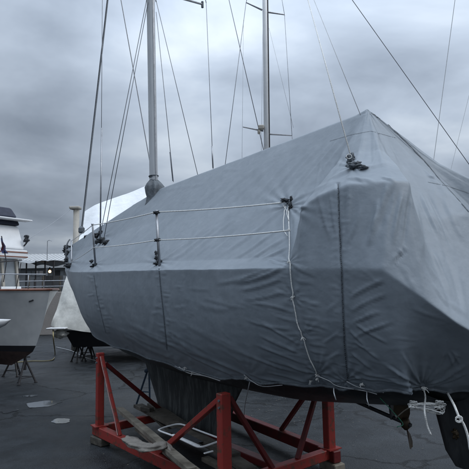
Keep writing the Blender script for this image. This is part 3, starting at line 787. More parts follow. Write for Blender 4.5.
for x, y in ((156.5, 212.5), (157.5, 240)):
    m = MB(); m.blob(onb(x, y, .935), .018, 3, (1.5, 1.2, .7)); m.build('line_clamp', M['black'], boat, smooth=True)

# lashings
def knot(m0, c, r=.009, seed=0, n=5):
    q = random.Random(seed); m = MB()
    m.blob(c, r * 1.3, seed)
    for k in range(n):
        a = q.uniform(0, 6.28); d = Vector((math.cos(a), -.3, math.sin(a) * .8 - .4)) * r * q.uniform(2, 4)
        m.tube(smooth_path([c, c + d * .6 + Vector((0, 0, .006)), c + d], 3), r * .32, 5)
    m.build('knot', M['rope'], croot, smooth=True)
class Ropes:
    def __init__(s, mm, name='lashing'): s.mm, s.name = mm, name
    def tube(s, *a, **k):
        m = MB(); m.tube(*a, **k); m.build(s.name, M[s.mm], croot, smooth=True)
    def build(s, *a, **k): pass
lash = Ropes('rope')
L1 = [(289, 207), (290, 232), (290.5, 262), (293.5, 296), (298, 322), (303.5, 337), (310, 357), (317, 374)]
q = on_cloth(L1, 3, .010); lash.tube(q, .0034, 6)
q2 = on_cloth([(286, 207), (284.5, 222), (285, 232), (289, 238)], 3, .016); lash.tube(q2, .0024, 6)
q2 = on_cloth([(284.5, 206), (288, 216), (290, 222)], 3, .016); lash.tube(q2, .0024, 6)
for i, (x, y) in enumerate(((290.5, 262), (294, 297), (303.5, 337), (317, 374), (289.5, 231))): knot(lash, hit(x, y, .010), .0048, i)
lash.build('lashing', M['rope'], croot, smooth=True)
lash = Ropes('wire_l')
def below(x, y, fall=2.9):
    return hit(x, y, .012, .3) or at(x, y, fall)
lash.tube(smooth_path([below(245, 374, 3.9), below(253, 380, 3.7), below(266, 388, 3.5), below(284, 394, 3.3)], 5), .0026, 6)
lash.tube(smooth_path([below(317, 374, 3), below(330, 380, 2.95), below(340, 386, 2.85), below(362, 393, 2.8), below(381, 400, 2.7)], 5), .0026, 6)
lash.tube(smooth_path([below(346, 380, 2.9), below(360, 386, 2.8), below(384, 391, 2.7)], 5), .0024, 6)
lash.tube(smooth_path([below(180, 366, 4.6), below(190, 374, 4.4), below(203, 385, 4.2), below(218, 398, 4.0)], 5), .005, 6)
lash.tube(smooth_path([below(176, 365, 4.6), below(183, 368, 4.5), below(204, 386, 4.2)], 5), .003, 6)
lash.tube(smooth_path([below(246, 392, 3.9), at(245, 405, 4.3), at(244, 417, 4.6)], 5), .0035, 6)
for i, (x, y) in enumerate(((247, 377), (318, 378), (363, 383), (186, 367), (193, 372), (312, 381))): knot(lash, below(x, y, 2.9 if x > 240 else 4.5), .0045 if x > 240 else .006, i + 9)
lash.tube(smooth_path([below(366, 393, 2.75), at(367, 399, 2.7), at(369, 406, 2.7)], 4), .0024, 6)
lash.tube(smooth_path([below(335, 386, 2.85), at(334, 393, 2.85), at(336, 400, 2.85)], 4), .003, 6)
lash.build('lashing', M['wire_l'], croot, smooth=True)
# bright scraps of line under the hem on the far forward side

# loop of white rope hanging off the stern
hg = MB(); c = below(422, 388, 2.7)
hg.tube(smooth_path([c, c + (at(424, 397, 2.7) - at(422, 388, 2.7)), at(424.5, 410, 2.68), at(427, 425, 2.68), at(431, 435, 2.68)], 6), [.0048] * 25, 7)
knot(hg, c, .008, 4)
hg.build('hanging_rope', M['rope'], croot, smooth=True)
coil = MB()
rr = random.Random(5)
for k in range(5):
    pts = []
    for i in range(26):
        a = i / 25 * 2 * math.pi
        x = 427 + rr.uniform(-.4, .4) + (19 - k * .9) * math.cos(a) ; y = 406 + k * .8 + (3.2 + (k % 3)) * math.sin(a + k * .3) - 1.6 * math.cos(2 * a + k)
        pts.append(at(x, y, 2.78 + .03 * math.sin(a + k)))
    coil.tube(pts, .0028, 6)
for c_, sc_ in (((413, 405), 4.5), ((439, 405), 5)):
    for k in range(5):
        coil.tube([at(c_[0] + sc_ * math.cos(a + k) * (1 - k * .08), c_[1] + sc_ * .6 * math.sin(a) - .4 * k, 2.76 + .02 * math.cos(a * 2)) for a in [i * .45 for i in range(15)]], .0028, 6)
coil = tag(coil.build('rope_coil', M['rope'], None, smooth=True), 'messy coil of thin white rope hung under the stern of the covered sailboat', 'rope')
# right hand rope with big knot
m = MB(); m.tube(smooth_path([below(447, 391, 2.75), at(454, 405, 2.6), at(459, 417, 2.55), at(464, 425, 2.55), at(468, 437, 2.55), at(470, 450, 2.55)], 6), .006, 7)
for k in range(4): m.tube([at(459 + 3.5 * math.cos(a), 418.5 + 2.6 * math.sin(a) + k * .5, 2.54) for a in [i * .5 for i in range(14)]], .0024, 6)
m.build('stern_line', M['rope'], croot, smooth=True)
m = MB(); m.tube(smooth_path([at(380, 398, 2.95), at(395, 414, 3.0), at(403, 424, 3.0), at(397, 427, 3.0)], 6), .0024, 6)
tag(m.build('green_cord', M['green'], None, smooth=True), 'thin green cord dangling beside the propeller under the stern', 'cord')
m = MB(); m.tube(smooth_path([at(396, 418, 3.0), at(404, 411, 2.9), at(412, 406, 2.8)], 6), .0035, 6); m.build('lashing', M['ropeg'], croot)

# ================================================================== CRADLE
cr = thing('boat_cradle', 'red painted steel cradle carrying the covered sailboat', 'boat cradle', W(0, 0, 0), R(-54.4))
Aa, Bb, Cc, Dd = (-.96, .86), (1.23, .73), (1.13, -.47), (-1.15, -.66)
zb = .135
def bb_(p, q, w, h, name, mm='red', z0=zb, z1=zb, ext=0.0):
    a = W(p[0], p[1], z0); b = W(q[0], q[1], z1); d = (b - a).normalized() * ext
    m = MB(); m.bar(a - d, b + d, w, h); return m.build(name, M[mm], cr)
bb_(Aa, Bb, .085, .10, 'base_beam', ext=.10)
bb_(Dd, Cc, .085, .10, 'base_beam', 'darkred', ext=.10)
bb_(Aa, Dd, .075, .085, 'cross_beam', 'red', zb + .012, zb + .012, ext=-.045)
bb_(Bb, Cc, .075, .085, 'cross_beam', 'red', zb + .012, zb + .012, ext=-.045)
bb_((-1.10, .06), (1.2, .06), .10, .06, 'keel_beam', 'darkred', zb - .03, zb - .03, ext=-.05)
def post(p, z1, w, mm, lean=0):
    m = MB(); m.bar(W(p[0], p[1], zb + .051), W(p[0], p[1] + lean, z1), w, w * .85, up=AFT); o = m.build('post', M[mm], cr)
    for dz in (.05, .10):
        m = MB(); m.tube([W(p[0] + .01, p[1] + .03, z1 - dz), W(p[0] + .01, p[1] + .055, z1 - dz)], .010, 6); m.build('bolt', M['boot'], o)
    m = MB(); m.box(W(p[0], p[1], zb + .056), (.15, .15, .010), rz=R(-54.4)); m.build('foot_plate', M[mm], cr)
    return o
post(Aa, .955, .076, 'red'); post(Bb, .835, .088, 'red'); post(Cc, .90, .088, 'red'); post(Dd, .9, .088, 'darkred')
def brace(a, b, w=.05, mm='red'):
    m = MB(); m.bar(a, b, w, w * .8, bev=.004); return m.build('brace', M[mm], cr)
brace(W(Aa[0] + .05, Aa[1], .92), W(-.46, .835, .185), .032, 'red')
brace(W(Bb[0] - .05, Bb[1], .78), W(.27, .775, .185), .052, 'red')
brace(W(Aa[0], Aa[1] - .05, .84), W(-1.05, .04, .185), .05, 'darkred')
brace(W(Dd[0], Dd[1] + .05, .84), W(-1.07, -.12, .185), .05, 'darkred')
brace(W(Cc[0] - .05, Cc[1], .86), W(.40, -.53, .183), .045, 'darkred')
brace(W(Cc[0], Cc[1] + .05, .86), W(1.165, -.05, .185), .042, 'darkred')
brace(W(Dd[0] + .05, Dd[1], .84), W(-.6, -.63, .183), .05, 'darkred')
brace(W(Bb[0], Bb[1] - .05, .8), W(1.20, .25, .185), .045, 'darkred')
# rope twisted round the thin front brace
m = MB(); a, b = W(Aa[0] + .05, Aa[1] + .02, .92), W(-.46, .86, .19); 
pts = []
for i in range(90):
    t = i / 89; c = a.lerp(b, t); pts.append(c + NEAR * .002 * math.sin(t * 14) + AFT * .004 * math.cos(t * 9))
m.tube(pts, .007, 5); tag(m.build('tie_rope', mat('faded_red_rope', (.30, .17, .16), .85, 0, .2, 30), None, smooth=True), 'faded pinkish rope wound around the thin front brace of the red cradle', 'rope')
# end caps & timber feet
for i, (p, lb) in enumerate(((Aa, 'wooden block under the front near corner of the red cradle'), (Cc, 'pale wooden block under the right rear corner of the red cradle'), (Bb, 'wooden block under the near stern corner of the red cradle'), (Dd, 'wooden block under the far bow corner of the red cradle'))):
    m = MB(); m.box(W(p[0] + .02, p[1], .041), (.22, .12, .080), rz=R(-54.4 + (10, -6, 4, 0)[i]), bev=.008)
    tag(m.build('wooden_block', M['wood' if i == 1 else 'wood_d']), lb, 'block', 'blocks under the cradle')

# planks lying across the cradle, and clutter
def plank(a, b, w, h, label, mm='wood', tilt=0):
    m = MB(); a, b = Vector(a), Vector(b); d = b - a; x = d.normalized()
    up = Matrix.Rotation(R(tilt), 3, x) @ Vector((0, 0, 1)); y = up.cross(x).normalized(); z = x.cross(y)
    nseg = 14; rows = []
    for i in range(nseg + 1):
        t = i / nseg; c = a.lerp(b, t) + z * (.006 * math.sin(t * 3 + a.x * 9))
        rows.append([c + y * (w / 2 * sx * (1 + .02 * noise.noise(Vector((t * 9, sx, w * 20))))) + z * (h / 2 * sz) for sx, sz in ((-1, -1), (1, -1), (1, 1), (-1, 1))])
    m.grid(rows, closed=True); m.add(rows[0], [(0, 1, 2, 3)]); m.add(rows[-1], [(3, 2, 1, 0)])
    return tag(m.build('plank', M[mm]), label, 'plank', 'planks lying on the cradle')
z1 = .26
plank(ongr(119, 409, .30), ongr(192, 470, .27), .075, .035, 'long pale weathered plank with its end on the cradle crossbeam')
plank(ongr(139, 428, .22), ongr(200, 476, .22), .09, .03, 'short plank lying between the beige cloth and the white tube frame')
plank(ongr(138, 406, .26), ongr(235, 455, .26), .11, .035, 'dark wet plank leading back under the keel', 'wood_d')
plank(ongr(152, 404, .24), ongr(250, 470, .24), .12, .03, 'dark plank behind the white tube frame', 'wood_d')
plank(ongr(258, 462, .05), ongr(300, 490, .05), .10, .04, 'pale plank end lying on the asphalt between the two nearer posts')
plank(ongr(205, 458, .20), ongr(246, 478, .20), .07, .03, 'narrow plank beside the near stern post of the cradle', 'wood_d')
plank(ongr(150, 411, .20), ongr(176, 433, .20), .10, .025, 'short dark board under the far end of the white tube frame', 'wood_d')
# short blocks on the planks
m = MB(); m.box(ongr(147, 409, .30), (.16, .07, .05), rz=R(-40), bev=.006); tag(m.build('wooden_block', M['wood_d']), 'short offcut of wood on the far end of the planks', 'block')
# white rounded tubular frame
fr = thing('tube_frame', 'white rounded rectangular tube frame lying on the planks under the keel', 'frame', ongr(190, 434, .30))
cs = [(159, 430), (176, 424.5), (188, 425), (219, 438), (212, 443), (200, 446.5), (190, 444)]
Pn = [ongr(x, y, .30) for x, y in [(158.5, 430), (164, 427.5), (173, 425), (178, 424.2), (184, 425), (200, 431), (214, 436.2), (220, 438.6), (220, 440.5), (214, 443), (204, 446.4), (199, 446.8), (194, 445.5), (176, 437), (162, 431.8), (158.5, 430)]]
m = MB(); m.tube(smooth_path(Pn, 5), .0085, 8); m.build('tube', M['whitetube'], fr, smooth=True)
m = MB(); m.bar(ongr(173, 434.5, .305), ongr(199, 446, .305), .026, .012); m.build('flat_rail', M['whitetube'], fr)
m = MB(); m.bar(ongr(204, 453.5, .28), ongr(213, 451, .28), .018, .01); tag(m.build('white_slat', M['whitetube']), 'short white slat lying beside the tube frame', 'slat')
m = MB(); m.grid([[ongr(x, y, .27) for x, y in r] for r in (((166, 430), (180, 426.5), (190, 428)), ((180, 436), (195, 435), (206, 437)), ((196, 443), (207, 441), (213, 439.5)))])
tag(m.build('black_sheet', M['black'], None, smooth=True), 'black plastic sheet under the white tube frame', 'sheet')
# cloth draped over the front beam
def drape(path, wid, hgt, label):
    Gq = []
    for i, p in enumerate(path):
        t = i / (len(path) - 1); row = []
        tv = (path[min(i + 1, len(path) - 1)] - path[max(i - 1, 0)]).normalized(); sd = Vector((-tv.y, tv.x, 0)).normalized()
        w = wid * (.35 + .65 * math.sin(math.pi * min(1, .12 + .88 * t) ** .8)) * (1.15 - .1 * t)
        for k in range(19):
            a = math.pi * 2 * k / 18
            rr = 1 + .20 * math.sin(a * 5 + t * 6) + .12 * math.sin(t * 34 + a * 2) + .34 * noise.noise(Vector((math.cos(a) * 2, math.sin(a) * 2, t * 7)))
            row.append(p + sd * math.cos(a) * w * rr + Vector((0, 0, math.sin(a) * hgt * rr)))
        Gq.append(row)
    m = MB(); m.grid(Gq); m.add(Gq[-1], [tuple(range(18, -1, -1))]); m.add(Gq[0], [tuple(range(19))])
    return tag(m.build('cloth', M['cloth'], None, smooth=True), label, 'cloth')
drape(smooth_path([ongr(127, 438.5, .28), ongr(137, 444, .30), ongr(150, 447.5, .31), ongr(160, 446, .31), ongr(166, 445, .30), ongr(171, 454, .27)], 6), .062, .024, 'crumpled beige cloth draped along the front beam of the red cradle')
# blue trestle beneath hull
ts = thing('trestle', 'blue steel A-frame trestle standing in the dark under the hull behind the keel', 'trestle', ongr(143, 409))
m = MB(); T0, T1, T2 = at(147, 372, 7.2), at(137, 401, 7.2), at(153, 401, 7.0)
m.tube([T0, ongr(136.5, 404)], .014, 6); m.build('leg', M['blue'], ts)
m = MB(); m.tube([T0 + Vector((.03, 0, 0)), ongr(150, 406)], .014, 6); m.build('leg', M['blue'], ts)
m = MB(); m.tube([at(138.5, 391.5, 7.15), at(149, 392, 7.15)], .010, 6); m.build('crossbar', M['blue'], ts)
m = MB(); m.tube([at(112, 366, 7.6), at(137, 392, 7.2)], .010, 6); m.build('brace', M['blue'], ts)
m = MB(); m.tube([at(146, 371, 7.2), W(-1.0, -.3, 1.0)], .03, 8); m.build('support_pad', M['blue'], ts)

# ================================================================== JACK STANDS
def make_stand(label, loc, group):
    o = thing('jack_stand', label, 'jack stand', (0, 0, 0), 0, group)
    m = MB(); m.tube([(0, 0, .30), (0, 0, .62)], .018, 8); m.build('screw', M['stand'], o)
    m = MB(); m.tube([(0, 0, .24), (0, 0, .45)], .028, 8); m.build('post', M['stand'], o)
    m = MB(); m.box((0, 0, .63), (.11, .11, .02), M4=Matrix.Rotation(R(15), 3, 'X')); m.build('pad', M['stand'], o)
    m = MB(); m.tube([(-.09, 0, .47), (.09, 0, .47)], .009, 6); m.build('handle', M['stand'], o)
    for k in range(3):
        a = 2 * math.pi * k / 3 + .4; f = Vector((.19 * math.cos(a), .19 * math.sin(a), .012))
        m = MB(); m.tube([(0, 0, .44), f], .018, 6); m.tube([f + Vector((0, 0, -.01)), f + Vector((0, 0, .006))], .03, 8); m.build('leg', M['stand'], o)
    for k in range(3):
        a = 2 * math.pi * k / 3 + .4; b = a + 2 * math.pi / 3
        m = MB(); m.tube([Vector((.15 * math.cos(a), .15 * math.sin(a), .11)), Vector((.15 * math.cos(b), .15 * math.sin(b), .11))], .008, 5); m.build('leg_tie', M['stand'], o)
    o.location = Vector(loc) * K
    return o
GR = 'jack stands under the neighbouring boats'
st = make_stand('dark jack stand under the grey hulled motor yacht, the one nearer its bow', ongr(24.5, 383.5), GR)
dup(st, ongr(13.5, 376), .9, 'dark jack stand further under the grey motor yacht, left of the other one')
dup(st, ongr(78, 362), .3, 'dark jack stand under the white wrapped boat, leftmost there')
dup(st, ongr(90, 360.5), 1.2, 'dark jack stand under the white wrapped boat, right by the covered sailboat bow')
dup(st, ongr(84.5, 357), 1.9, 'dark jack stand set back between the two under the white wrapped boat')

# ================================================================== GREY MOTOR YACHT (left)
hd = Vector((.86, -.51, 0)).normalized(); sdv = Vector((-hd.y, hd.x, 0))       # sdv: far side
bowp = at(50, 290.5, 8.9)
my = thing('motor_yacht', 'grey hulled motor yacht with white superstructure and navy canopy at the left edge', 'yacht', (bowp.x - hd.x * 3, bowp.y - hd.y * 3, 0))
BP = Vector((bowp.x, bowp.y, 0))
def Y(a, b, z): return BP - hd * a + sdv * b + Vector((0, 0, z))                # a aft of bow, b to far side
zt = bowp.z
# stem profile (aft offset at each height) and section rows
rows = []
ast = [0, .05, .12, .22, .35, .6, 1.0, 1.4, 1.9, 2.6, 3.6, 5.0, 7.0]
def yhalf(a, k):        # half breadth at distance a aft of stem for waterline k (1=deck)
    return min(1.25, (1.25 * (1 - math.exp(-(a) / (.75 + (1 - k) * 1.3))))) * (.25 + .75 * k ** .6 if k < 1 else 1)
hs = [1.0, .85, .7, .55, .4, .28, .20, .12, 0.0]
zk = .33
def ysec(a, side, kk):
    stem = float(np.interp(kk, [0, .12, .20, .28, .4, .55, .7, .85, 1], [1.0, .62, .42, .34, .26, .17, .11, .05, 0]))
    z = zk + (zt + .02 * a - zk) * kk
    return Y(a + stem, side * yhalf(a, kk) * (0.0 if kk == 0 else 1), z)
for nm, ks, mm in (('hull', hs[:6], 'greyhull'), ('boot_stripe', hs[5:7], 'boottop'), ('bottom', hs[6:], 'antifoul')):
    m = MB()
    for side in (-1, 1): m.grid([[ysec(a, side, k) for k in ks] for a in ast])
    m.build(nm, M[mm], my, smooth=True)
m = MB(); m.grid([[ysec(a, sd_, 1.0) + Vector((0, 0, -.02)) for sd_ in (-1, 1)] for a in ast]); m.build('deck', M['white'], my)
m = MB()
for side in (-1, 1): m.tube([ysec(a, side, 1.0) + Vector((0, 0, .012)) for a in ast], .020, 6)
m.build('rub_rail', M['teak'], my, smooth=True)
# anchor and name scuff near bow
m = MB(); m.tube([ysec(.2, -1, .86) - sdv * .01, ysec(.15, -1, .88) - sdv * .01], .012, 8); m.build('hull_fitting', M['boottop'], my)
# superstructure
def ybox(a0, a1, b0, b1, z0, z1, nm, mm, parent=my, rake=0.0, bev=.02):
    m = MB(); vs = [Y(a0, b0, z0), Y(a1, b0, z0), Y(a1, b1, z0), Y(a0, b1, z0), Y(a0 + rake, b0, z1), Y(a1, b0, z1), Y(a1, b1, z1), Y(a0 + rake, b1, z1)]
    m.add(vs, [(0, 3, 2, 1), (4, 5, 6, 7), (0, 1, 5, 4), (1, 2, 6, 5), (2, 3, 7, 6), (3, 0, 4, 7)])
    o = m.build(nm, M[mm], parent)
    bvl = o.modifiers.new('bevel', 'BEVEL'); bvl.width = bev * K; bvl.segments = 3
    return o
ybox(1.62, 5.0, -.75, .53, zt - .05, 2.33, 'wheelhouse', 'glass', rake=.10)
# cream window posts and sills
for b in (-.76, -.42, -.1, .22, .54):
    m = MB(); m.bar(Y(1.60, b, zt - .02), Y(1.70, b, 2.33), .05, .05); m.build('window_post', M['cream'], my)
ybox(1.56, 1.64, -.80, .58, zt - .06, zt + .10, 'sill', 'white', bev=.01)
ybox(1.50, 5.1, -.88, .66, 2.32, 2.49, 'visor', 'white', rake=0)
m = MB()
for z in (2.35, 2.44): m.bar(Y(1.495, -.89, z), Y(1.495, .665, z), .012, .022)
m.build('trim_stripe', M['teak'], my)
ybox(1.52, 5.0, -.82, .62, 2.493, 3.00, 'flybridge', 'white', rake=.22, bev=.05)
ybox(1.70, 4.6, -.75, .66, 3.003, 3.17, 'canopy', 'navy', rake=.12, bev=.07)
ybox(1.75, 4.4, -.75, .62, 3.17, 3.40, 'canopy_top', 'navy', rake=.22, bev=.06)
ybox(1.55, 1.78, -.82, .80, 3.10, 3.13, 'canopy_edge', 'white', bev=.01)
# rails
m = MB(); rail = [ysec(a, 1, 1.0) + Vector((0, 0, .28)) for a in (.02, .2, .5, 1.0, 1.6)]
rail2 = [ysec(a, -1, 1.0) + Vector((0, 0, .28)) for a in (.02, .2, .5, 1.0, 1.6)]
for rl in (rail2,):
    m.tube(smooth_path(rl, 4), .010, 6)
    for p in rl[1:]: m.tube([p, p - Vector((0, 0, .28))], .008, 6)
m.build('bow_rail', M['steel'], my, smooth=True)
m = MB(); m.blob(at(26.5, 240.5, 10.2), .05, 2, (1, 1, .8)); m.blob(at(26.5, 237, 10.2), .04, 4); m.tube([at(26.5, 243, 10.2), at(24, 246, 10.3)], .015, 6); m.build('horn', M['black'], my, smooth=True)
# flag on slanted staff
fg = thing('flag', 'small dark furled flag on a slanted staff at the bow of the grey motor yacht', 'flag', at(4, 283, 9.2) )
m = MB(); m.tube([at(3.5, 282, 9.3), at(6.5, 262, 9.25), at(1.5, 236, 9.2)], .010, 6); m.build('staff', M['stand'], fg)
m = MB(); m.grid([[at(x + .8 * math.sin(y), y, 9.2 + .05 * math.sin(y * 1.3 + x)) for x in np.linspace(l, r_, 7)] for y, l, r_ in ((238, 1.2, 2.2), (242, 1.2, 3.4), (246, 1.3, 5.0), (250, 1.4, 6.4), (253.5, 1.6, 7.8))]); m.build('cloth', M['flagr'], fg, smooth=True)
# rest of rigging struts on yacht
m = MB(); m.tube([at(16, 290, 9.6), at(21, 263, 9.6)], .009, 6); m.tube([at(0, 262, 9.5), at(22, 260, 9.6)], .012, 6); m.build('handrail', M['stand'], my)

# white dinghy nose at left edge
dn = MB(); c = at(-3, 326, 6.6); Gd = []
for i in range(26):
    t = i / 25; w_ = .36 * (max(0, 1 - t ** 2.6)) ** .8 + .003; dpt = .20 * (max(0, 1 - t ** 5)) ** .6 + .003; x = c.x + .18 - 1.9 * (1 - t)
    row = []
    for k in range(13):
        a = math.pi * k / 12; row.append(Vector((x, c.y + w_ * math.cos(a), c.z + .05 + .03 * t - dpt * math.sin(a) ** .8)))
    for k in range(1, 8): row.append(Vector((x, c.y - w_ * math.cos(math.pi * k / 8), c.z + .05 + .03 * t + .045 * math.sin(math.pi * k / 8) * (1 - t ** 3))))
    Gd.append(row)
dn.grid(Gd, closed=True); dn.add(Gd[0], [tuple(range(20))])
dth = thing('dinghy', 'tip of a white dinghy bow poking in at the left edge', 'dinghy', (c.x - .8, c.y, 0))
dn.build('hull', M['white'], dth, smooth=True)
for dx in (-.45, -1.4):
    for sy in (-1, 1):
        m = MB(); m.bar((c.x + dx, c.y + .32 * sy, .002), (c.x + dx, c.y + .08 * sy, c.z - .13), .05, .05); m.build('leg', M['wood_d'], dth)
    m = MB(); m.box((c.x + dx, c.y, c.z - .14), (.07, .5, .05), bev=.01); m.build('chock', M['wood_d'], dth)

# ================================================================== SHRINK-WRAPPED BOAT
sw = thing('wrapped_boat', 'boat shrink wrapped in white plastic standing behind the covered sailboat', 'boat', ongr(120, 355))
dS = 11.8
def S_(x, y, d=dS): return at(x, y, d)
# outline from photo, then the wrap continues hidden to the right and back
front = [S_(52, 325), S_(57, 310), S_(62, 292), S_(66, 279), S_(74, 254), S_(82, 230), S_(84.5, 212), S_(90, 207)]
top_ = [S_(84.5, 212), S_(96, 205.5), S_(110, 200.5), S_(130, 192.5), S_(150, 184), S_(175, 193), S_(230, 215), S_(300, 240)]
bot_ = [S_(52, 326), S_(62, 327.5), S_(72, 329), S_(90, 332), S_(115, 334), S_(180, 338), S_(300, 343)]
def lerp_poly(pl, t):
    L = np.cumsum([0] + [(pl[i + 1] - pl[i]).length for i in range(len(pl) - 1)]); d = t * L[-1]
    i = min(len(pl) - 2, int(np.searchsorted(L, d, 'right') - 1)); i = max(i, 0)
    return pl[i].lerp(pl[i + 1], (d - L[i]) / (L[i + 1] - L[i] + 1e-9))
Gs_ = []
for i in range(61):
    u_ = (i / 60) ** 1.3; row = []
    b0 = lerp_poly(bot_, u_); t0 = lerp_poly(top_, u_)
    for k in range(31):
        v_ = k / 30
        if i == 0: p = lerp_poly(front[:7], v_)
        else:
            f_ = lerp_poly(front[:7], v_); sh = f_ - front[0].lerp(front[6], v_)
            p = b0.lerp(t0, v_) + sh * (1 - u_) ** 3
        ybk = 1.6 * (v_ ** 1.4)                        # slope back toward the ridge
        p = EYEV + (p - EYEV) * (1 + ybk / dS)
        n_w = .05 * noise.noise(Vector((p.x * 2.5, p.z * 1.2, 3))) + .05 * abs(math.sin(p.x * 2.1 + p.z * .9)) * (1 - v_) 
        row.append(p + Vector((0, -n_w - .12 * math.sin(math.pi * min(1, u_ * 5)), 0)))
    Gs_.append(row)
Gs_ = [[EYEV + (p - EYEV) * (1.0) for p in r] for r in Gs_]
m = MB(); m.grid([r[14:] for r in Gs_])
m0 = MB(); m0.grid([[p - Vector((0, .05 * abs(noise.noise(Vector((p.x * 5, p.z * 2.5, 1)))) + .04 * noise.noise(Vector((p.x * 9 + p.z * 6, p.z * 3, 5))), 0)) if k < 14 else p for k, p in enumerate(r[:15])] for r in Gs_]); m0.build('wrap_skirt', M['shrink2'], sw, smooth=True)
back = [[Vector((p.x, 2 * (dS + 1.75) - p.y, p.z)) for p in r] for r in Gs_]
m.grid([list(reversed(r)) for r in back]); m.grid([Gs_[0], back[0]]); m.grid([[r[-1] for r in Gs_], [r[-1] for r in back]]); m.grid([Gs_[-1], back[-1]])
m.build('shrink_wrap', M['shrink'], sw, smooth=True, angle=50)
# transom and dark hull bottom
hb_ = MB(); y0 = dS - .05
pb = [(64, 327), (150, 334), (300, 343)]
a, b = S_(64, 328, dS), S_(330, 344, dS)
for zz0, zz1, nm, mm in ((-.06, -.0, 'white_rail', 'white'), (-.46, -.063, 'hull_bottom', 'boottop')):
    m = MB(); vs = []
    for p in (a, b):
        for dy in (0, 2.2):
            ins = .15 if zz1 < -.05 else 0
            vs += [Vector((p.x, p.y + dy, a.z + zz1)), Vector((p.x + ins * (1 if p is a else -1) , p.y + dy * .8 + ins * 1.5, a.z + zz0))]
    m.add(vs, [(0, 1, 5, 4), (2, 6, 7, 3), (0, 4, 6, 2), (1, 3, 7, 5), (0, 2, 3, 1), (4, 5, 7, 6)]); m.build(nm, M[mm], sw)
# swim platform at left bottom + wrapped outdrive bundle
m = MB(); m.box(S_(59, 328, dS - .1), (.42, .5, .035), bev=.01); m.build('swim_platform', M['white'], sw)
m = MB(); m.blob(S_(60.5, 333.5, dS), .15, 8, (1.1, 1, .7), .3); m.build('outdrive_wrap', M['shrink2'], sw, smooth=True)
# hose
m = MB(); m.tube(smooth_path([S_(53, 326), S_(53.5, 340, 11.4), ongr(55, 354, .02), ongr(53, 359.5, .02), ongr(45, 361, .02), ongr(33, 361, .02), ongr(20, 362, .02), ongr(5, 363.5, .02)], 7), .013, 6)
tag(m.build('hose', M['hose'], None, smooth=True), 'yellowish hose hanging from the white wrapped boat and trailing along the asphalt', 'hose')
m = MB(); m.tube(smooth_path([ongr(56, 347, .015), ongr(72, 351, .015), ongr(84, 357, .015), ongr(100, 362, .015)], 7), .008, 5)
tag(m.build('cable', M['wire_l'], None, smooth=True), 'thin pale cable lying on the asphalt below the white wrapped boat', 'cable')

# cream post with cap and its line
cp = thing('crane_post', 'cream steel post with a flat cap rising just left of the white wrapped boat', 'post', ongr(78, 352))
pt = at(76.5, 209, 14.5)
m = MB(); m.tube([(pt.x, pt.y, 0), (pt.x, pt.y, pt.z)], [.09, .085], 14); m.build('pole', M['cream'], cp, smooth=True)
m = MB(); m.box((pt.x - .03, pt.y, pt.z + .03), (.30, .26, .08), bev=.02); m.build('cap', M['cream'], cp)
m = MB(); m.tube(sag(at(71, 209, 14.5), at(27, 240, 10.3), .03), .006, 5); tag(m.build('guy_line', M['wire'], None), 'thin line stretched from the cream post down to the motor yacht', 'line')

# ================================================================== SAILBOAT BEHIND (bare white mast)
d2 = 10.5
sb = thing('sailboat', 'second sailboat behind the cover, slim white mast with two pairs of spreaders', 'sailboat', (at(266, 150, d2).x, d2, 0), R(-54.4))
ma, mb_ = at(266.5, 150, d2), at(264.8, 0, d2); md = (mb_ - ma) / (mb_.z - ma.z)
def m2(z): return ma + md * (z - ma.z)
m = MB(); m.tube([m2(1.6), m2(11.5)], [.055, .052], 14); ms2 = m.build('mast', M['white'], sb, smooth=True)
m = MB(); m.bar(m2(1.8) + Vector((.062, 0, 0)), m2(11.3) + Vector((.062, 0, 0)), .018, .03, bev=0); m.build('sail_track', M['boottop'], ms2)
for pts in (((262, 10), (246, 2.5)), ((267, 12), (284.5, 14.7)), ((263, 131), (243, 127)), ((268, 134), (292, 135.5))):
    m = MB(); m.tube([at(*pts[0], d2), at(*pts[1], d2 + (.2 if pts[1][0] > 265 else -.2))], [.02, .012], 7); m.build('spreader', M['wire'], sb)
m = MB(); m.box(at(261, 127.5, d2 - .05), (.12, .12, .10), bev=.02); m.box(at(259, 132, d2 - .05), (.06, .1, .08), bev=.015); m.build('radar_bracket', M['cream'], sb)
def w2(x0, y0, x1, y1, r=.006, d0=d2, d1=d2, nm='shroud', mm='wire'):
    a, b = at(x0, y0, d0), at(x1, y1, d1); e = (b - a) * .35
    wire(a - (e if y0 < 1 else e * 0), b + e * .3, r, nm, mm, sb)
w2(246, 3, 224.5, 170, .007); w2(229, 0, 264, 152, .008); w2(246, 3, 262, -60, .006); w2(243.5, 20, 242, 160, .003, mm='wire_l'); w2(282, 0, 284.5, 14.7, .005); w2(284.5, 14.7, 292, 136, .005); w2(269, 28, 291, 118, .0028, mm='wire_l'); w2(292, 136, 292.5, 150, .005)
w2(263, 12, 261.5, 140, .003, mm='wire_l')
# simple lofted hull behind, hidden from the photo's viewpoint
m = MB(); hc2 = Vector((ma.x, d2, 0)); rows = []
for i in range(25):
    t = i / 24; a = -3.4 + 6.4 * t; w = 1.0 * math.sin(math.pi * min(1, .02 + t * .62)) ** .8 if t < .8 else 1.0 * math.sin(math.pi * .516) ** .8 * (1 - (t - .8) * .8)
    row = []
    for k in range(13):
        ang = -math.pi / 2 + math.pi * k / 12; yy = w * math.sin(ang); zz = 1.62 - .75 * math.cos(ang) ** .6 * (1 - .5 * abs(t - .55)) if abs(math.cos(ang)) > 1e-6 else 1.62
        row.append(hc2 + AFT * a + NEAR * yy + Vector((0, 0, zz)))
    rows.append(row)
m.grid(rows); m.grid([[r[0] for r in rows], [r[-1] for r in rows]]); m.grid([rows[-1][:7], list(reversed(rows[-1][6:]))]); m.build('hull', M['white'], sb, smooth=True, angle=40)
m = MB(); m.box(hc2 + Vector((0, 0, .48)), (1.3, .12, .80), rz=R(-54.4), bev=.02); m.build('keel', M['boottop'], sb)

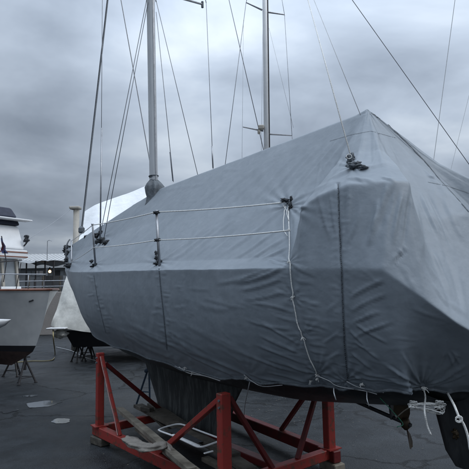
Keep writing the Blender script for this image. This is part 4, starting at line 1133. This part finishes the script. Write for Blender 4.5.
# other stays crossing the sky: third boat's rigging
tb = thing('distant_mast', 'slim distant grey mast behind the stern, its thin stays crossing the sky', 'mast', (at(455, 0, 12).x + 1.4, 12, 0))
x3 = at(455, 0, 12).x + 1.4
m = MB(); m.tube([(x3, 12, 0), (x3, 12, 12)], .06, 10); m.build('pole', M['alu'], tb, smooth=True)
a, b = at(455, 0, 12), at(435, 150, 12); m = MB(); m.tube([a + (a - b) * 1.0, b + (b - a) * 1.1], .007, 6); m.build('stay', M['wire_l'], tb)
a, b = at(465, 112, 12), at(452, 165, 12); m = MB(); m.tube([a + (a - b) * .8, b + (b - a) * 2], .004, 5); m.build('stay', M['wire_l'], tb)
a, b = at(121, 0, 8), at(149.5, 160, 8); m = MB(); m.tube([a + (a - b) * 1.0, b + (b - a) * .12], .008, 6)
o = m.build('inner_stay', M['wire'], boat); 

# ================================================================== HARBOUR BACKDROP
dW = 19.5
wl = ongr(30, 335.5); dW = wl.y
m = MB(); ztop = at(45, 292, dW).z
m.box((0, dW + .15, ztop / 2), (90, .3, ztop), bev=.02); 
hw = tag(m.build('harbour_wall', M['concrete']), 'low tan concrete wall along the far edge of the yard', 'wall')
for i in range(12):
    pass
# railing on top
rl = thing('railing', 'grey pipe railing on top of the tan concrete wall', 'railing', (0, dW + .1, 0))
m = MB()
for dz in (.22, .44): m.tube([(-25, dW + .1, ztop + dz), (25, dW + .1, ztop + dz)], .018, 6)
m.build('rail', M['steel'], rl)
m = MB()
for i in range(50): m.tube([(-25 + i * 1.02, dW + .1, ztop), (-25 + i * 1.02, dW + .1, ztop + .46)], .018, 6)
m.build('posts', M['steel'], rl)
# marina shed
dB = 33
sh = thing('marina_shed', 'long pale harbour building with a white metal roof behind the railing', 'building', (at(45, 290, dB).x, dB, 0))
xl, xr = at(-20, 260, dB).x, at(120, 260, dB).x
zr0, zr1 = at(45, 263, dB).z, at(45, 250.5, dB).z
m = MB(); m.box(((xl + xr) / 2, dB + 3, zr0 / 2), (xr - xl, 6, zr0)); m.build('wall', M['facade'], sh)
m = MB(); m.add([(xl - .2, dB - .5, zr0), (xr + .2, dB - .5, zr0), (xr + .2, dB + 3, zr1), (xl - .2, dB + 3, zr1), (xl - .2, dB + 6.4, zr0), (xr + .2, dB + 6.4, zr0)], [(0, 1, 2, 3), (3, 2, 5, 4), (0, 3, 4), (1, 5, 2)]); m.build('roof', M['roofw'], sh)
m = MB(); m.box(((xl + xr) / 2, dB - .55, zr0 - .12), (xr - xl + .4, .08, .5), bev=.02); m.build('fascia', M['roofw'], sh)
m = MB()
for i in range(34): 
    x = xl + (xr - xl) * i / 33; m.bar((x, dB - .5, zr0 + .03), (x, dB + 3, zr1 + .03), .03, .03, bev=0)
m.build('roof_ribs', M['roofw'], sh)
for x in (29, 33.5, 38, 47, 57.5, 62):
    p = at(x, 273.5, dB - .02); m = MB(); m.box(p, (.24, .04, .34), bev=.01); m.build('window', M['glass'], sh)
p = at(57.5, 275, dB - .02); m = MB(); m.box((p.x, p.y, p.z - .5), (.32, .05, 1.6), bev=.01); m.build('door', M['stand'], sh)
# second moored/wrapped cabin between
p0 = at(24, 262, 26); p1 = at(60, 262, 26)
cb = thing('pontoon_cabin', 'low cabin with a pale curved canopy in front of the harbour building', 'cabin', ((p0.x + p1.x) / 2, 26, 0))
m = MB(); Gc = []
for i in range(21):
    t = i / 20; x = p0.x + (p1.x - p0.x) * t
    Gc.append([Vector((x, 26 + 2 * math.sin(a), p0.z + .06 * math.sin(t * 9) - .25 * (1 - math.cos(a)) )) for a in [(-1 + k / 6) for k in range(13)]])
m.grid(Gc); m.build('canopy', M['facade'], cb, smooth=True)
m = MB()
for t in (0.02, .25, .5, .75, .98):
    x = p0.x + (p1.x - p0.x) * t; m.tube([(x, 25.2, 0), (x, 25.2, p0.z)], .04, 6)
m.build('posts', M['stand'], cb)
m = MB(); m.box(((p0.x + p1.x) / 2 + .3, 27.4, (p0.z - .7) / 2), (p1.x - p0.x - .8, 1.2, p0.z - .7)); m.build('wall', mat('cabin_grey', (.10, .11, .12), .7), cb)
for x in (36.5, 41): 
    q = at(x, 273, 26.7); m = MB(); m.box(q, (.16, .05, .22)); m.build('window', M['white'], cb)
# wall lamp
lp = thing('wall_lamp', 'small warm glowing lamp on the harbour cabin', 'lamp', at(49.5, 271.5, 26))
m = MB(); m.blob(at(49.8, 271.5, 26), .07, 1, amp=.05); m.build('bulb', M['lamp'], lp, smooth=True)
m = MB(); m.tube([at(49.8, 270, 26), at(49.8, 268, 26.2)], .05, 8); m.build('shade', M['stand'], lp)
# light pole on the quay
m = MB(); q0 = at(47.5, 241, 30); m.tube([(q0.x, q0.y, 0), q0, q0 + Vector((.12, 0, .05)), q0 + Vector((.25, 0, 0))], .022, 6)
tag(m.build('street_lamp', M['steel']), 'thin light pole rising above the white roof of the harbour building', 'street lamp')
# pilings between railing and cabin
for i, x in enumerate((29, 35, 43, 53, 60)):
    q = at(x, 276 + (i % 2) * 3, 22.5); m = MB(); m.tube([(q.x, q.y, 0), (q.x, q.y, q.z)], .05, 8)
    tag(m.build('piling', M['stand' if i % 2 else 'wood_d']), 'dark timber piling standing behind the railing', 'piling', 'pilings behind the railing')
# distant land
m = MB(); rows = []
xs = np.linspace(-300, 300, 121)
m.grid([[Vector((x, 260, -1)) for x in xs], [Vector((x, 262, 2.2 + 1.2 * noise.noise(Vector((x * .03, 0, 0))) + .6 * noise.noise(Vector((x * .2, 3, 0))))) for x in xs]])
tag(m.build('hills', M['tree'], None), kind='structure')

# ================================================================== LIGHT
SE, SR = 50, 105      # sun elevation, azimuth (deg, world: measured from +Y toward +X)
w = bpy.data.worlds.new('World'); scene.world = w; w.use_nodes = True
nt = w.node_tree; L = nt.links.new; nt.nodes.clear()
out = N(nt, 'ShaderNodeOutputWorld'); bg = N(nt, 'ShaderNodeBackground'); L(bg.outputs[0], out.inputs[0])
sky = N(nt, 'ShaderNodeTexSky'); sky.sky_type = 'NISHITA'; sky.sun_disc = False; sky.sun_elevation = R(SE); sky.sun_rotation = R(SR); sky.air_density = 1; sky.dust_density = 4
tc = N(nt, 'ShaderNodeTexCoord'); sx = N(nt, 'ShaderNodeSeparateXYZ'); L(tc.outputs['Generated'], sx.inputs[0])
def Mth(op, a, b=None, c=None, clamp=False):
    n = N(nt, 'ShaderNodeMath', operation=op); n.use_clamp = clamp
    for i, q in enumerate((a, b, c)):
        if q is None: continue
        if isinstance(q, (int, float)): n.inputs[i].default_value = q
        else: L(q, n.inputs[i])
    return n.outputs[0]
zz = Mth('ADD', Mth('MAXIMUM', sx.outputs[2], 0.0), .22)
cx = Mth('DIVIDE', sx.outputs[0], zz); cy = Mth('DIVIDE', sx.outputs[1], zz)
cmb = N(nt, 'ShaderNodeCombineXYZ'); L(cx, cmb.inputs[0]); L(cy, cmb.inputs[1])
mp = N(nt, 'ShaderNodeMapping'); mp.inputs['Location'].default_value = (3.1, .7, 0); mp.inputs['Rotation'].default_value = (0, 0, R(-18)); mp.inputs['Scale'].default_value = (1.05, 1.1, 1); L(cmb.outputs[0], mp.inputs[0])
n1 = N(nt, 'ShaderNodeTexNoise', Scale=1.35, Detail=8.0, Roughness=.50, Distortion=.25); L(mp.outputs[0], n1.inputs[0])
n2 = N(nt, 'ShaderNodeTexNoise', Scale=.45, Detail=3.0, Roughness=.5); L(mp.outputs[0], n2.inputs[0])
cl = Mth('ADD', Mth('MULTIPLY', n1.outputs[0], .6), Mth('MULTIPLY', n2.outputs[0], .4))
ramp = N(nt, 'ShaderNodeValToRGB'); L(cl, ramp.inputs[0]); e = ramp.color_ramp.elements
e[0].position = .38; e[0].color = (.255, .305, .380, 1)
e[1].position = .60; e[1].color = (.64, .715, .80, 1)
k = ramp.color_ramp.elements.new(.49); k.color = (.415, .485, .585, 1)
# dimmer low on the left, brighter overhead and to the right (where the sun sits behind the cloud)
gz = Mth('ADD', .84, Mth('MULTIPLY', sx.outputs[2], .55))
gz = Mth('ADD', gz, Mth('MULTIPLY', Mth('POWER', Mth('MAXIMUM', sx.outputs[2], 0.0), 2.5), 3.6))
dm = N(nt, 'ShaderNodeMapRange'); dm.interpolation_type = 'SMOOTHSTEP'; dm.inputs['From Min'].default_value = -.45; dm.inputs['From Max'].default_value = .15; dm.inputs['To Min'].default_value = .72; dm.inputs['To Max'].default_value = 1.05; L(Mth('ADD', sx.outputs[0], Mth('MULTIPLY', sx.outputs[2], .45)), dm.inputs[0])
gz = Mth('MULTIPLY', gz, dm.outputs[0])
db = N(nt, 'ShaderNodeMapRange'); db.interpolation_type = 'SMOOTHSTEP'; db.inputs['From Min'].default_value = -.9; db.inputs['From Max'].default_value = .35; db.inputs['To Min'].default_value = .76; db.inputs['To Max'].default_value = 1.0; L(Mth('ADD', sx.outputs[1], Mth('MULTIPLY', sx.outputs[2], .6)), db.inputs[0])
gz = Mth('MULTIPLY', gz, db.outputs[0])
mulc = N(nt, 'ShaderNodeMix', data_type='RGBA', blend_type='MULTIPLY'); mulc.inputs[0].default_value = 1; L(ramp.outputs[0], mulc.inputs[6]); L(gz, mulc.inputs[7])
skm = N(nt, 'ShaderNodeMix', data_type='RGBA', blend_type='MULTIPLY'); skm.inputs[0].default_value = 1; L(sky.outputs[0], skm.inputs[6]); skm.inputs[7].default_value = (.06, .06, .06, 1)
mx = N(nt, 'ShaderNodeMix', data_type='RGBA'); mx.inputs[0].default_value = .92; L(skm.outputs[2], mx.inputs[6]); L(mulc.outputs[2], mx.inputs[7])
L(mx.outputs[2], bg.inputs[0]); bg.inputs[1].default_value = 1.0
sl = bpy.data.lights.new('sun', 'SUN'); sl.energy = .95; sl.angle = R(22); sl.color = (1, .97, .93)
so = bpy.data.objects.new('sun', sl); COL.objects.link(so)
dvec = Vector((math.sin(R(SR)) * math.cos(R(SE)), math.cos(R(SR)) * math.cos(R(SE)), math.sin(R(SE))))
so.rotation_euler = dvec.to_track_quat('Z', 'Y').to_euler()
scene.view_settings.view_transform = 'Standard'; scene.view_settings.look = 'None'; scene.view_settings.exposure = 0
